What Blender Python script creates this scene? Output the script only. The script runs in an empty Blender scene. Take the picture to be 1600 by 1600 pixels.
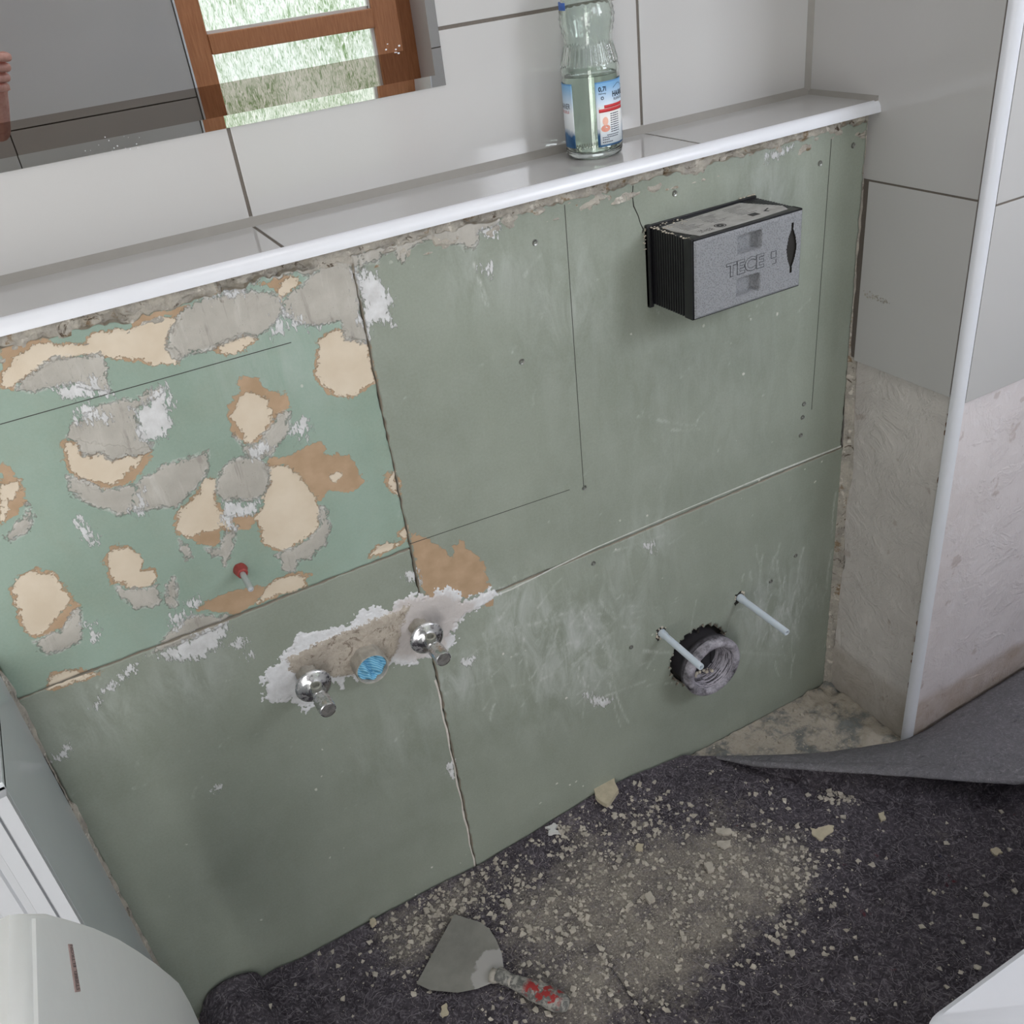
import bpy, bmesh, math, random
import numpy as np
from mathutils import Vector, Matrix
from mathutils.geometry import tessellate_polygon
random.seed(4); rng = np.random.default_rng(4)
COL = bpy.context.scene.collection
SC = bpy.context.scene
PI = math.pi
# ------------------------------------------------------------------ camera
FPX = 1464.443
R = np.array([[0.87303694, -0.47416875, -0.11388809], [-0.33770614, -0.41938999, -0.84265449], [0.3517969, 0.77412921, -0.52627266]])
CAM = np.array([0.0, -1.0970673, 1.46])
cd = bpy.data.cameras.new('camera'); cam = bpy.data.objects.new('camera', cd); COL.objects.link(cam)
cd.sensor_width = 36; cd.sensor_fit = 'HORIZONTAL'; cd.lens = FPX / 1600 * 36; cd.clip_start = .02
m = Matrix(((R[0][0], -R[1][0], -R[2][0]), (R[0][1], -R[1][1], -R[2][1]), (R[0][2], -R[1][2], -R[2][2]))).to_4x4()
m.translation = CAM; cam.matrix_world = m; SC.camera = cam
# ------------------------------------------------------------------ light and exposure
W = bpy.data.worlds.new('world'); SC.world = W; W.use_nodes = True
W.node_tree.nodes['Background'].inputs[0].default_value = (.9, .95, 1, 1); W.node_tree.nodes['Background'].inputs[1].default_value = .5
SC.view_settings.view_transform = 'Standard'; SC.view_settings.look = 'None'; SC.view_settings.gamma = 1
SC.view_settings.exposure = 0.05
SKY_PANE = 4.5      # radiance of the upper window panes (sky)
LOW_PANE = 1.3      # radiance of the lower panes (foliage through textured glass)
ROOM_FILL = 2.0  # power of the fill at the added ceiling lamp
FILL_PANE = 16.0  # radiance of the pane in the added fill window
DOOR_FILL = 30.0  # power of the fill lamp behind the added doorway
la = bpy.data.lights.new('ceiling_fill', 'AREA'); la.shape = 'DISK'; la.size = .34; la.energy = ROOM_FILL; la.color = (1, .95, .88)
lo = bpy.data.objects.new('ceiling_fill_glow', la); COL.objects.link(lo); lo.location = (.45, -.75, 2.325)  # weak fill light, added with an unseen ceiling lamp
ld = bpy.data.lights.new('doorway_fill', 'AREA'); ld.shape = 'RECTANGLE'; ld.size = .9; ld.size_y = 1.9; ld.energy = DOOR_FILL; ld.color = (1, .985, .96)
do = bpy.data.objects.new('doorway_fill', ld); COL.objects.link(do); do.location = (-.62, -2.0, 1.0); do.rotation_euler = (PI / 2, 0, 0)  # fill lamp added behind an invented doorway, brightens side wall and lower left
# ------------------------------------------------------------------ helpers
def ray(u, v): return R.T @ np.array([(u - 800) / FPX, (v - 800) / FPX, 1.])
def pl(p, ax, val):
    d = ray(*p); return CAM + d * (val - CAM[ax]) / d[ax]
def wp(p, y=0.):           # photo measurement -> point on the boarded wall (x, z)
    q = pl(p, 1, y); return (q[0], q[2])
def fp(p, z=0.): return pl(p, 2, z)
def rgb(r, g, b):
    f = lambda c: (c / 255) / 12.92 if c <= 10 else (((c / 255) + .055) / 1.055) ** 2.4
    return (f(r), f(g), f(b), 1)
class NT:
    def __init__(s, name):
        s.m = bpy.data.materials.new(name); s.m.use_nodes = True; s.t = s.m.node_tree; s.n = s.t.nodes
        s.b = s.n['Principled BSDF']; s.out = s.n['Material Output']; s._o = None; s._h = None
    def node(s, ty, **k):
        n = s.n.new(ty)
        for a, b in k.items(): setattr(n, a, b)
        return n
    def set(s, sock, v):
        if isinstance(v, bpy.types.NodeSocket): s.t.links.new(v, sock)
        else: sock.default_value = v
    def obj(s):
        if not s._o: s._o = s.node('ShaderNodeTexCoord').outputs['Object']
        return s._o
    def mapv(s, sc=(1, 1, 1), rot=(0, 0, 0), loc=(0, 0, 0), v=None):
        n = s.node('ShaderNodeMapping'); s.set(n.inputs[0], v or s.obj()); n.inputs['Scale'].default_value = sc; n.inputs['Rotation'].default_value = rot; n.inputs['Location'].default_value = loc
        return n.outputs[0]
    def noise(s, scale, det=4, rough=.55, v=None, dist=0, col=False):
        n = s.node('ShaderNodeTexNoise'); s.set(n.inputs['Vector'], v or s.obj()); n.inputs['Scale'].default_value = scale; n.inputs['Detail'].default_value = det; n.inputs['Roughness'].default_value = rough; n.inputs['Distortion'].default_value = dist
        return n.outputs[1 if col else 0]
    def vor(s, scale, feat='F1', v=None, out=0, rand=1):
        n = s.node('ShaderNodeTexVoronoi', feature=feat); s.set(n.inputs['Vector'], v or s.obj()); n.inputs['Scale'].default_value = scale; n.inputs['Randomness'].default_value = rand
        return n.outputs[out]
    def wave(s, scale, dist=2, v=None, det=2, dirn='X'):
        n = s.node('ShaderNodeTexWave', bands_direction=dirn); s.set(n.inputs['Vector'], v or s.obj()); n.inputs['Scale'].default_value = scale; n.inputs['Distortion'].default_value = dist; n.inputs['Detail'].default_value = det
        return n.outputs[1]
    def math(s, op, a, b=0., c=0., clamp=False):
        n = s.node('ShaderNodeMath', operation=op, use_clamp=clamp); s.set(n.inputs[0], a); s.set(n.inputs[1], b); s.set(n.inputs[2], c); return n.outputs[0]
    def add(s, a, b): return s.math('ADD', a, b)
    def mul(s, a, b, clamp=False): return s.math('MULTIPLY', a, b, clamp=clamp)
    def ramp(s, v, a, b, lo=0., hi=1.):
        n = s.node('ShaderNodeMapRange'); s.set(n.inputs[0], v)
        for i, k in enumerate((a, b, lo, hi)): n.inputs[i + 1].default_value = k
        return n.outputs[0]
    def mix(s, f, a, b):
        n = s.node('ShaderNodeMix', data_type='RGBA'); s.set(n.inputs[0], f); s.set(n.inputs[6], a); s.set(n.inputs[7], b); return n.outputs[2]
    def attr(s, name): return s.node('ShaderNodeAttribute', attribute_name=name).outputs['Fac']
    def attrc(s, name): return s.node('ShaderNodeAttribute', attribute_name=name).outputs['Color']
    def sep(s, i, v=None):
        n = s.node('ShaderNodeSeparateXYZ'); s.set(n.inputs[0], v or s.obj()); return n.outputs[i]
    def edge(s, name, noi, amp, w):      # ragged-edged mask from a signed distance attribute
        d = s.add(s.attr(name), s.mul(s.math('SUBTRACT', noi, .5), amp)); return s.ramp(d, -w, w)
    def bump(s, h, st=.3, dist=.002):
        n = s.node('ShaderNodeBump'); s.set(n.inputs['Height'], h); n.inputs['Strength'].default_value = st; n.inputs['Distance'].default_value = dist
        s.set(s.b.inputs['Normal'], n.outputs[0])
    def base(s, c, rough=.5, metal=0., spec=.5):
        s.set(s.b.inputs['Base Color'], c); s.set(s.b.inputs['Roughness'], rough); s.set(s.b.inputs['Metallic'], metal); s.set(s.b.inputs['Specular IOR Level'], spec); return s
def simple(name, c, rough=.5, metal=0., spec=.5, var=.06, sc=60, bump=0.):
    t = NT(name); n = t.noise(sc); t.base(t.mix(t.ramp(n, .3, .7), tuple(x * (1 - var) for x in c[:3]) + (1,), tuple(min(1, x * (1 + var)) for x in c[:3]) + (1,)), rough, metal, spec)
    if bump: t.bump(n, bump)
    return t.m
def link(name, me, mat=None, parent=None, smooth=False, angle=None):
    o = bpy.data.objects.new(name, me); COL.objects.link(o)
    if mat is not None:
        for x in (mat if isinstance(mat, (list, tuple)) else [mat]): me.materials.append(x)
    if parent is not None: o.parent = parent
    if smooth:
        me.shade_smooth() if hasattr(me, 'shade_smooth') else None
        if angle: me.set_sharp_from_angle(angle=math.radians(angle))
    return o
def frombm(name, bm, mat=None, parent=None, smooth=False, angle=None):
    me = bpy.data.meshes.new(name); bmesh.ops.recalc_face_normals(bm, faces=bm.faces[:]); bm.to_mesh(me); bm.free(); return link(name, me, mat, parent, smooth, angle)
def tag(o, label=None, cat=None, group=None, kind=None):
    for k, v in (('label', label), ('category', cat), ('group', group), ('kind', kind)):
        if v: o[k] = v
    return o
def struct(o, label=None): o['kind'] = 'structure'; return tag(o, label)
def empty(name, loc, label, cat, group=None):
    o = bpy.data.objects.new(name, None); COL.objects.link(o); o.location = loc; o.empty_display_size = .05; return tag(o, label, cat, group)
def box(bm, a, b, mi=0, bev=0.):
    r = bmesh.ops.create_cube(bm, size=1); vs = r['verts']
    for v in vs: v.co = Vector([(a[i] + b[i]) / 2 + v.co[i] * (b[i] - a[i]) for i in range(3)])
    fs = list({f for v in vs for f in v.link_faces})
    for f in fs: f.material_index = mi
    if bev:
        r2 = bmesh.ops.bevel(bm, geom=list({e for v in vs for e in v.link_edges}), offset=bev, segments=2, affect='EDGES', profile=.6)
        for f in r2['faces']: f.material_index = mi
def boxobj(name, a, b, mat, parent=None, bev=0.):
    bm = bmesh.new(); box(bm, a, b, 0, bev); return frombm(name, bm, mat, parent)
def lathe(bm, prof, M=Matrix(), n=40, mi=0, fn=None, close=False):   # prof: (r, t); axis = local Z of M
    rows = []
    for r, t in prof:
        rows.append([bm.verts.new(M @ Vector(((r if not fn else fn(r, t, 2 * PI * k / n)) * math.cos(2 * PI * k / n), (r if not fn else fn(r, t, 2 * PI * k / n)) * math.sin(2 * PI * k / n), t))) for k in range(n)])
    for a, b in zip(rows, rows[1:]):
        for k in range(n):
            bm.faces.new((a[k], a[(k + 1) % n], b[(k + 1) % n], b[k])).material_index = mi
    for rw, pr in ((rows[0], prof[0]), (rows[-1], prof[-1])):
        if pr[0] > 1e-6 and close: bm.faces.new(rw).material_index = mi
def axis(o, d, up=(0, 0, 1)):     # matrix with local Z along d at o
    z = Vector(d).normalized(); u = Vector(up)
    if abs(z.dot(u)) > .98: u = Vector((1, 0, 0))
    x = u.cross(z).normalized(); y = z.cross(x); M = Matrix((x, y, z)).transposed().to_4x4(); M.translation = Vector(o); return M
def tube(bm, pts, r, n=8, mi=0, cap=True, taper=None):
    pts = [Vector(p) for p in pts]; rows = []; px = None
    for i, p in enumerate(pts):
        d = (pts[min(i + 1, len(pts) - 1)] - pts[max(i - 1, 0)]).normalized()
        if px is None: px = d.orthogonal().normalized()
        px = (px - d * px.dot(d)).normalized(); py = d.cross(px); rr = r * (taper(i / (len(pts) - 1)) if taper else 1)
        rows.append([bm.verts.new(p + (px * math.cos(2 * PI * k / n) + py * math.sin(2 * PI * k / n)) * rr) for k in range(n)])
    for a, b in zip(rows, rows[1:]):
        for k in range(n): bm.faces.new((a[k], a[(k + 1) % n], b[(k + 1) % n], b[k])).material_index = mi
    if cap: bm.faces.new(rows[0]); bm.faces.new(rows[-1])
def prism(bm, poly, f, t0, t1, mi=0):    # poly 2D, f(a,b,t)->3D, extruded from t0 to t1
    n = len(poly); A = [bm.verts.new(f(a, b, t0)) for a, b in poly]; B = [bm.verts.new(f(a, b, t1)) for a, b in poly]
    tri = tessellate_polygon([[Vector((a, b, 0)) for a, b in poly]])
    for t in tri:
        for L in (A, B):
            try: bm.faces.new([L[i] for i in t]).material_index = mi
            except ValueError: pass
    for i in range(n): bm.faces.new((A[i], A[(i + 1) % n], B[(i + 1) % n], B[i])).material_index = mi
def ragged(poly, amp, it=2, rnd=random):
    for _ in range(it):
        out = []
        for i, a in enumerate(poly):
            b = poly[(i + 1) % len(poly)]; l = math.hypot(b[0] - a[0], b[1] - a[1]); nx, ny = (b[1] - a[1]) / (l + 1e-9), -(b[0] - a[0]) / (l + 1e-9); k = rnd.uniform(-1, 1) * min(amp, l * .25)
            out += [a, ((a[0] + b[0]) / 2 + nx * k, (a[1] + b[1]) / 2 + ny * k)]
        poly = out; amp *= .6
    return poly
def text_mesh(s, size, depth=.0003, bold=0.):
    c = bpy.data.curves.new('t', 'FONT'); c.offset = bold; c.body = s; c.size = size; c.extrude = depth; c.resolution_u = 3
    o = bpy.data.objects.new('t', c); COL.objects.link(o); dg = bpy.context.evaluated_depsgraph_get(); dg.update()
    me = bpy.data.meshes.new_from_object(o.evaluated_get(dg)); bpy.data.objects.remove(o); bpy.data.curves.remove(c); me.materials.clear(); return me
def text(name, s, size, fn, mat, parent, depth=.0003, sx=1., bold=0.):       # fn maps (x, y, z) of the flat text to the place
    me = text_mesh(s, size, depth, bold)
    for v in me.vertices: v.co = Vector(fn(v.co.x * sx, v.co.y, v.co.z))
    return link(name, me, mat, parent)
def gridmesh(name, P, attrs=None, mat=None, parent=None, smooth=True, keep=None):   # P: (ny, nx, 3)
    ny, nx = P.shape[:2]; idx = np.arange(ny * nx).reshape(ny, nx)
    F = np.stack([idx[:-1, :-1], idx[:-1, 1:], idx[1:, 1:], idx[1:, :-1]], -1).reshape(-1, 4)
    if keep is not None: F = F[keep.reshape(-1)]
    me = bpy.data.meshes.new(name); me.vertices.add(ny * nx); me.vertices.foreach_set('co', P.reshape(-1).astype(np.float32))
    me.loops.add(len(F) * 4); me.loops.foreach_set('vertex_index', F.reshape(-1).astype(np.int32)); me.polygons.add(len(F)); me.polygons.foreach_set('loop_start', np.arange(0, len(F) * 4, 4, dtype=np.int32))
    me.update(calc_edges=True)
    for k, v in (attrs or {}).items():
        a = me.attributes.new(k, 'FLOAT', 'POINT'); a.data.foreach_set('value', v.reshape(-1).astype(np.float32))
    o = link(name, me, mat, parent)
    me.polygons.foreach_set('use_smooth', np.full(len(F), smooth)); return o
def sdf(X, Z, polys, far=-.03):
    out = np.full(X.shape, far)
    for P in polys:
        P = np.array(P); mg = .03
        M = (X > P[:, 0].min() - mg) & (X < P[:, 0].max() + mg) & (Z > P[:, 1].min() - mg) & (Z < P[:, 1].max() + mg)
        if not M.any(): continue
        x, z = X[M], Z[M]; d = np.full(x.shape, 9.); ins = np.zeros(x.shape, bool)
        for i in range(len(P)):
            a, b = P[i], P[(i + 1) % len(P)]; e = b - a; t = np.clip(((x - a[0]) * e[0] + (z - a[1]) * e[1]) / (e @ e + 1e-12), 0, 1)
            d = np.minimum(d, np.hypot(x - a[0] - t * e[0], z - a[1] - t * e[1]))
            c = ((a[1] > z) != (b[1] > z)); ins ^= c & (x < (b[0] - a[0]) * (z - a[1]) / (b[1] - a[1] + 1e-12) + a[0])
        out[M] = np.maximum(out[M], np.where(ins, d, -d))
    return np.clip(out, far, .05)
def smooth(x, a, b): t = np.clip((x - a) / (b - a), 0, 1); return t * t * (3 - 2 * t)
def vnoise(X, Y, s, seed=0):      # value noise
    g = np.random.default_rng(seed).random((256, 256)); x, y = X * s + 1000, Y * s + 1000; i, j = np.floor(x).astype(int), np.floor(y).astype(int); u, v = x - i, y - j; u, v = u * u * (3 - 2 * u), v * v * (3 - 2 * v)
    G = lambda a, b: g[a % 256, b % 256]
    return (G(i, j) * (1 - u) + G(i + 1, j) * u) * (1 - v) + (G(i, j + 1) * (1 - u) + G(i + 1, j + 1) * u) * v
# ------------------------------------------------------------------ materials
def m_tile(c=rgb(192, 191, 190)):
    t = NT('glazed_tile'); n = t.noise(3, 2); t.base(t.mix(t.ramp(n, .3, .7), tuple(x * .97 for x in c[:3]) + (1,), c), t.ramp(t.noise(12, 3), .3, .7, .06, .13), 0, .5)
    t.bump(t.noise(4, 1), .006, .002); return t.m
M_TILE = m_tile()
M_GROUT = simple('grout', rgb(128, 122, 114), .85, bump=.3, sc=400)
M_DARKGROUT = simple('dark_grout', rgb(106, 99, 92), .85, bump=.3, sc=400)
M_TRIM = simple('white_plastic_trim', rgb(222, 224, 230), .28, var=.01)
M_WHITE = simple('white_lacquer', rgb(214, 216, 218), .35, var=.01)
M_DARK = simple('dark_cavity', (.02, .018, .016, 1), .9)
M_BLACK = simple('black_plastic', (.012, .012, .014, 1), .32, var=.2)
M_CEIL = simple('ceiling_paint', rgb(235, 235, 232), .9)
def m_wallplaster(name, c1, c2, c3, zlow, clow):
    t = NT(name); o = t.obj(); n = t.noise(4, 6, .6); n2 = t.noise(28, 6, .65); n3 = t.noise(120, 4)
    c = t.mix(t.ramp(n, .35, .65), c1, c2); c = t.mix(t.ramp(n2, .55, .75, 0, .7), c, c3)
    crack = t.ramp(t.vor(9, 'DISTANCE_TO_EDGE', t.node('ShaderNodeMixRGB').outputs[0] if False else t.mapv(v=None)), 0, .012, .0, 0.)
    z = t.add(t.sep(2), t.mul(t.math('SUBTRACT', t.noise(9), .5), .05)); low = t.mul(t.ramp(z, zlow + .012, zlow - .012), t.ramp(t.noise(12, 5, .7), .3, .6, .45, 1.))
    c = t.mix(t.mul(low, .8), c, clow)
    bits = t.ramp(t.noise(60, 3, .7, t.mapv((1, 1, .5))), .68, .74); c = t.mix(t.mul(bits, .4), c, rgb(110, 98, 88))
    rust = t.mul(t.ramp(t.noise(22, 3), .66, .7), .25); c = t.mix(rust, c, rgb(120, 80, 50))
    t.base(c, .88, 0, .25); t.bump(t.add(t.add(n2, t.mul(n3, .35)), t.mul(t.ramp(t.noise(16, 5, .7, dist=.6), .45, .62), .7)), .55, .004); return t.m
M_PLAST_SIDE = m_wallplaster('rough_side_plaster', rgb(212, 207, 203), rgb(196, 191, 187), rgb(222, 217, 213), .115, rgb(160, 150, 138))
M_PLAST_FRONT = m_wallplaster('pinkish_front_plaster', rgb(220, 213, 214), rgb(206, 198, 198), rgb(226, 221, 224), .10, rgb(168, 150, 134))
M_BASEWALL = simple('cavity_wall', rgb(60, 54, 48), .95, bump=.4)

def m_board(name, g1, g2, g3, spk=1.):
    t = NT(name); fine = t.noise(260, 5, .7); med = t.noise(55, 5, .65); big = t.noise(5, 4)
    c = t.mix(t.ramp(big, .35, .65), g1, g2)
    c = t.mix(t.ramp(t.noise(14, 6, .7), .48, .7, 0, .35), c, g3)
    c = t.mix(t.ramp(fine, .3, .8, 0, .16), c, rgb(190, 196, 186))
    # rubbed-in plaster dust, dry scratches
    sc = t.noise(30, 6, .7, t.mapv((1.0, 1, .35), (0, .5, 0)), dist=.6); hz = t.attr('haze')
    c = t.mix(t.mul(t.mul(t.ramp(sc, .4, .68), hz, True), .62), c, rgb(196, 200, 198))
    st = t.attr('scuff'); stn = t.ramp(t.noise(180, 4, .7, t.mapv((1, 1, .4), (0, -.6, 0))), .35, .65)
    c = t.mix(t.mul(t.mul(st, stn, True), .8), c, rgb(212, 214, 212))
    # white specks
    dv = t.mapv(v=t.node('ShaderNodeVectorMath', operation='ADD').outputs[0]); va_ = t.t.links[-1].from_node; t.set(va_.inputs[0], t.obj()); dn_ = t.node('ShaderNodeVectorMath', operation='SCALE'); t.set(dn_.inputs[0], t.noise(110, 4, .7, col=True)); dn_.inputs['Scale'].default_value = .008; t.set(va_.inputs[1], dn_.outputs[0]); v = t.vor(75, v=dv); cell = t.vor(75, v=dv, out=1); rnd = t.sep(0, cell); spm = t.mul(t.ramp(t.add(v, t.mul(fine, .25)), .33, .27), t.ramp(t.add(rnd, t.mul(t.ramp(t.noise(6), .4, .7), .25 * spk)), 1.09, 1.12)); c = t.mix(t.mul(spm, .8), c, rgb(214, 212, 204))
    # torn paper, exposed gypsum core, grey mortar, white filler
    rag = t.add(t.mul(t.noise(90, 5, .7), .6), t.mul(med, .4))
    brown = t.edge('brown', rag, .036, .0006)
    cb = t.mix(t.ramp(t.noise(35, 4), .35, .65), rgb(168, 142, 114), rgb(182, 155, 128))
    c = t.mix(brown, c, cb)
    rag2 = t.add(t.mul(t.noise(170, 5, .75), .55), t.mul(t.noise(45, 4), .45))
    pl_ = t.edge('mortar', t.add(t.mul(med, .6), t.mul(fine, .4)), .044, .0012)
    fr_ = t.mul(t.ramp(t.math('ABSOLUTE', t.add(t.attr('mortar'), t.mul(t.math('SUBTRACT', med, .5), .012))), .0035, .0), t.ramp(t.noise(75, 5, .75), .46, .54))
    cp = t.mix(t.ramp(t.noise(18, 5), .35, .65), rgb(166, 162, 154), rgb(186, 182, 174)); pits = t.ramp(t.vor(330), .16, .08); pits = t.mul(pits, t.ramp(t.noise(40), .5, .6)); cp = t.mix(t.mul(pits, .7), cp, rgb(96, 88, 84)); trw = t.noise(60, 5, .7, t.mapv((1, 1, .12), (0, .35, 0)), dist=.5); cp = t.mix(t.ramp(trw, .56, .72, 0, .6), cp, rgb(202, 200, 194)); cp = t.mix(t.ramp(trw, .42, .34, 0, .5), cp, rgb(134, 128, 122))
    cream = t.edge('cream', rag2, .042, .0005)
    cc = t.mix(t.ramp(t.noise(20, 3), .35, .65), rgb(206, 191, 170), rgb(215, 202, 183))
    c = t.mix(cream, c, cc); c = t.mix(pl_, c, cp); c = t.mix(t.mul(fr_, .75), c, rgb(204, 204, 200))
    brush = t.add(t.mul(t.noise(190, 4, .75, t.mapv((1, 1, .35), (0, .5, 0))), .75), t.mul(t.noise(45, 4), .25))
    wh = t.edge('filler', brush, .085, .0012)
    cw = t.mix(t.ramp(t.noise(60, 5), .35, .7), rgb(196, 196, 196), rgb(220, 221, 222)); c = t.mix(wh, c, cw)
    t.base(c, t.ramp(big, .3, .7, .62, .75), 0, .3)
    h = t.add(t.mul(fine, .12), t.add(t.mul(pl_, t.add(.5, t.mul(med, .9))), t.add(t.mul(wh, t.add(.6, t.mul(brush, .5))), t.math('SUBTRACT', 0., t.add(t.mul(cream, .7), t.mul(brown, .25))))))
    t.bump(h, .8, .0016); return t.m
M_UL = m_board('mint_green_board', rgb(132, 152, 138), rgb(148, 168, 156), rgb(142, 151, 133))
M_OL = m_board('olive_green_board', rgb(131, 138, 126), rgb(142, 149, 137), rgb(151, 157, 148))
M_EDGE = simple('gypsum_edge', rgb(190, 182, 168), .9, bump=.4, sc=200)

# ------------------------------------------------------------------ walls
X0, X1 = -.208, 1.182          # niche left and right
def wall(name, parts, mats): 
    bm = bmesh.new()
    for a, b, mi, bv in parts: box(bm, a, b, mi, bv)
    return struct(frombm(name, bm, mats, None))
XR, YB, ZC, XL = 2.25, -1.62, 2.4, -1.0
# wall behind the plasterboard, and the tiled wall over the ledge
parts = [((XL, .0128, 0), (XR, .16, 1.168), 1, 0), ((XL, .1372, 1.10), (XR, .26, ZC), 0, 0)]
zt = [1.1785, 1.3605, 1.6635, 1.9665, 2.2695, ZC]; xt = [-1.0, -.9465, -.3455, .2555, .8565, 1.19]
for i in range(len(zt) - 1):
    for j in range(len(xt) - 1):
        parts.append(((xt[j] + .0022, .136, zt[i] + (.0022 if i else .002)), (xt[j + 1] - .0022, .1445, zt[i + 1] - .0022), 2, .0008))
wall('wall_back', parts, [M_DARKGROUT, M_BASEWALL, M_TILE])
# ledge
bm = bmesh.new(); box(bm, (XL, .001, 1.166), (1.185, .135, 1.1771), 0)
for a, b in ((-1.0, -.3455), (-.3455, .2535), (.2535, .8545), (.8545, 1.1825)): box(bm, (a + .002, -.0085, 1.169), (b - .002, .1335, 1.178), 1, .0008)
for f in bm.faces: pass
struct(frombm('wall_ledge', bm, [M_DARKGROUT, M_TILE], None))
bm = bmesh.new(); prism(bm, [(.1265, 1.178), (.137, 1.1885), (.137, 1.176), (.1265, 1.176)], lambda a, b, t: (t, a, b), XL, 1.18); prism(bm, [(1.1735, .136), (1.182, .1275), (1.182, .138)], lambda a, b, t: (a, b, t), 1.178, ZC)
prism(bm, [(1.174, 1.178), (1.182, 1.1865), (1.182, 1.176)], lambda a, b, t: (a, t, b), -.012, .136)
struct(frombm('trim_1', bm, simple('grey_silicone', rgb(150, 147, 142), .6, var=.03), None), 'grey silicone joint at the back of the ledge')
# quarter-round trims
def qr(r, steps=10): return [(math.cos(a) * r, math.sin(a) * r) for a in [PI / 2 * k / steps for k in range(steps + 1)]]
bm = bmesh.new(); r = .0195
poly = [(-.0095, 1.160)] + [(-.0095 - a * .8, 1.1585 + b) for a, b in qr(r + .001)] + [(-.0095, 1.1795)]
poly = [(-.0005, 1.1625)] + [(-.0085 - a * .5, 1.1625 + b * .795) for a, b in qr(.0208)] + [(-.0085, 1.170), (-.0005, 1.170)]
prism(bm, poly, lambda a, b, t: (t, a, b), XL, 1.1815)
struct(frombm('trim_2', bm, M_TRIM, None, True, 30), 'white quarter-round trim along the front edge of the ledge')
bm = bmesh.new(); prism(bm, [(1.1805, -.2082)] + [(1.1965 - a * .0165, -.2082 - b * .0148) for a, b in qr(1)] + [(1.1965, -.212), (1.190, -.2082)], lambda a, b, t: (a, b, t), .004, ZC)
struct(frombm('trim_3', bm, M_TRIM, None, True, 30), 'white quarter-round corner trim running down the wall corner')
# right niche side and front wall
parts = [((1.1885, -.2065, 0), (XR, .26, ZC), 0, 0), ((1.1816, -.2065, .762), (1.19, .14, ZC), 1, 0)]
for a, b in ((.757, 1.0595), (1.0625, 1.3635), (1.3665, 1.6675), (1.6705, 1.9715), (1.9745, 2.2755), (2.2785, ZC)):
    y1 = -.007 if a < .8 else (.135)
    parts.append(((1.1808, -.2052, a), (1.1895, y1, b), 2, .0008))
wall('wall_side', parts, [M_PLAST_SIDE, M_DARKGROUT, M_TILE])
parts = [((1.197, -.2155, 0), (XR, -.2060, ZC), 0, 0), ((1.1975, -.2228, .752), (XR, -.2155, ZC), 1, 0)]
for a, b in ((.748, 1.0525), (1.0555, 1.3575), (1.3605, 1.6625), (1.6655, 1.9675), (1.9705, 2.2725), (2.2755, ZC)):
    for c, d in ((1.1975, 1.7285), (1.7315, XR)): parts.append(((c, -.2235, a), (d, -.215, b), 2, .0008))
wall('wall_front', parts, [M_PLAST_FRONT, M_DARKGROUT, M_TILE])
wall('wall_right', [((XR, YB, 0), (XR + .1, .2, ZC), 0, 0)], [M_TILE])
wall('wall_left', [((XL - .1, YB, 0), (XL, .2, ZC), 0, 0)], [M_TILE])
def rust_chips(label, n, fx, seed):
    r_ = random.Random(seed); bm = bmesh.new()
    for k in range(n):
        z = r_.uniform(.05, .74) if r_.random() < .6 else r_.uniform(.1, .35); w, h = r_.uniform(.0012, .0045), r_.uniform(.004, .022)
        prism(bm, ragged([(0, z), (w, z + h * .3), (w * .7, z + h), (0, z + h * .9)], .0015, 2, r_), fx, 0, .0012)
    return struct(frombm('trim_8', bm, simple('rusty_edge', rgb(112, 78, 50), .9, var=.35, sc=60, bump=.5), None), label)
rust_chips('rust-stained chips along the inner side of the corner trim', 34, lambda a, b, t_: (1.1872 + t_ * .8, -.2062 + a * 1.3, b), 5)
o = rust_chips('rust-stained chips along the outer side of the corner trim', 16, lambda a, b, t_: (1.1975 + a * .6, -.2152 - t_ * .5, b), 8); o.name = 'trim_9'
# floor
t = NT('bare_screed'); n = t.noise(14, 6, .7); n2 = t.noise(120, 5, .7)
c = t.mix(t.ramp(n, .42, .52), rgb(120, 122, 120), rgb(176, 168, 156)); c = t.mix(t.ramp(n2, .5, .7, 0, .5), c, rgb(150, 138, 122)); t.base(c, .95, 0, .2); t.bump(t.add(n2, n), .8, .004)
bm = bmesh.new(); box(bm, (XL, YB - .3, -.06), (XR, .2, -.004)); struct(frombm('floor', bm, t.m))
bm = bmesh.new(); box(bm, (XL - .1, YB - .3, ZC), (XR + .1, .26, ZC + .08)); struct(frombm('ceiling', bm, M_CEIL))
# ceiling lamp, added out of view as fill light
t = NT('fill_lamp_glass'); t.base((.9, .9, .85, 1), .4); t.b.inputs['Emission Color'].default_value = (1, .95, .88, 1); t.b.inputs['Emission Strength'].default_value = .6
bm = bmesh.new(); lathe(bm, [(.0001, 2.335), (.10, 2.338), (.16, 2.352), (.18, 2.375), (.18, 2.399)], n=40)
o = frombm('fill_lamp', bm, t.m, None, True); o.location = (.45, -.75, 0); tag(o, 'added round white ceiling lamp, out of view, for fill light', 'lamp')
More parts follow.
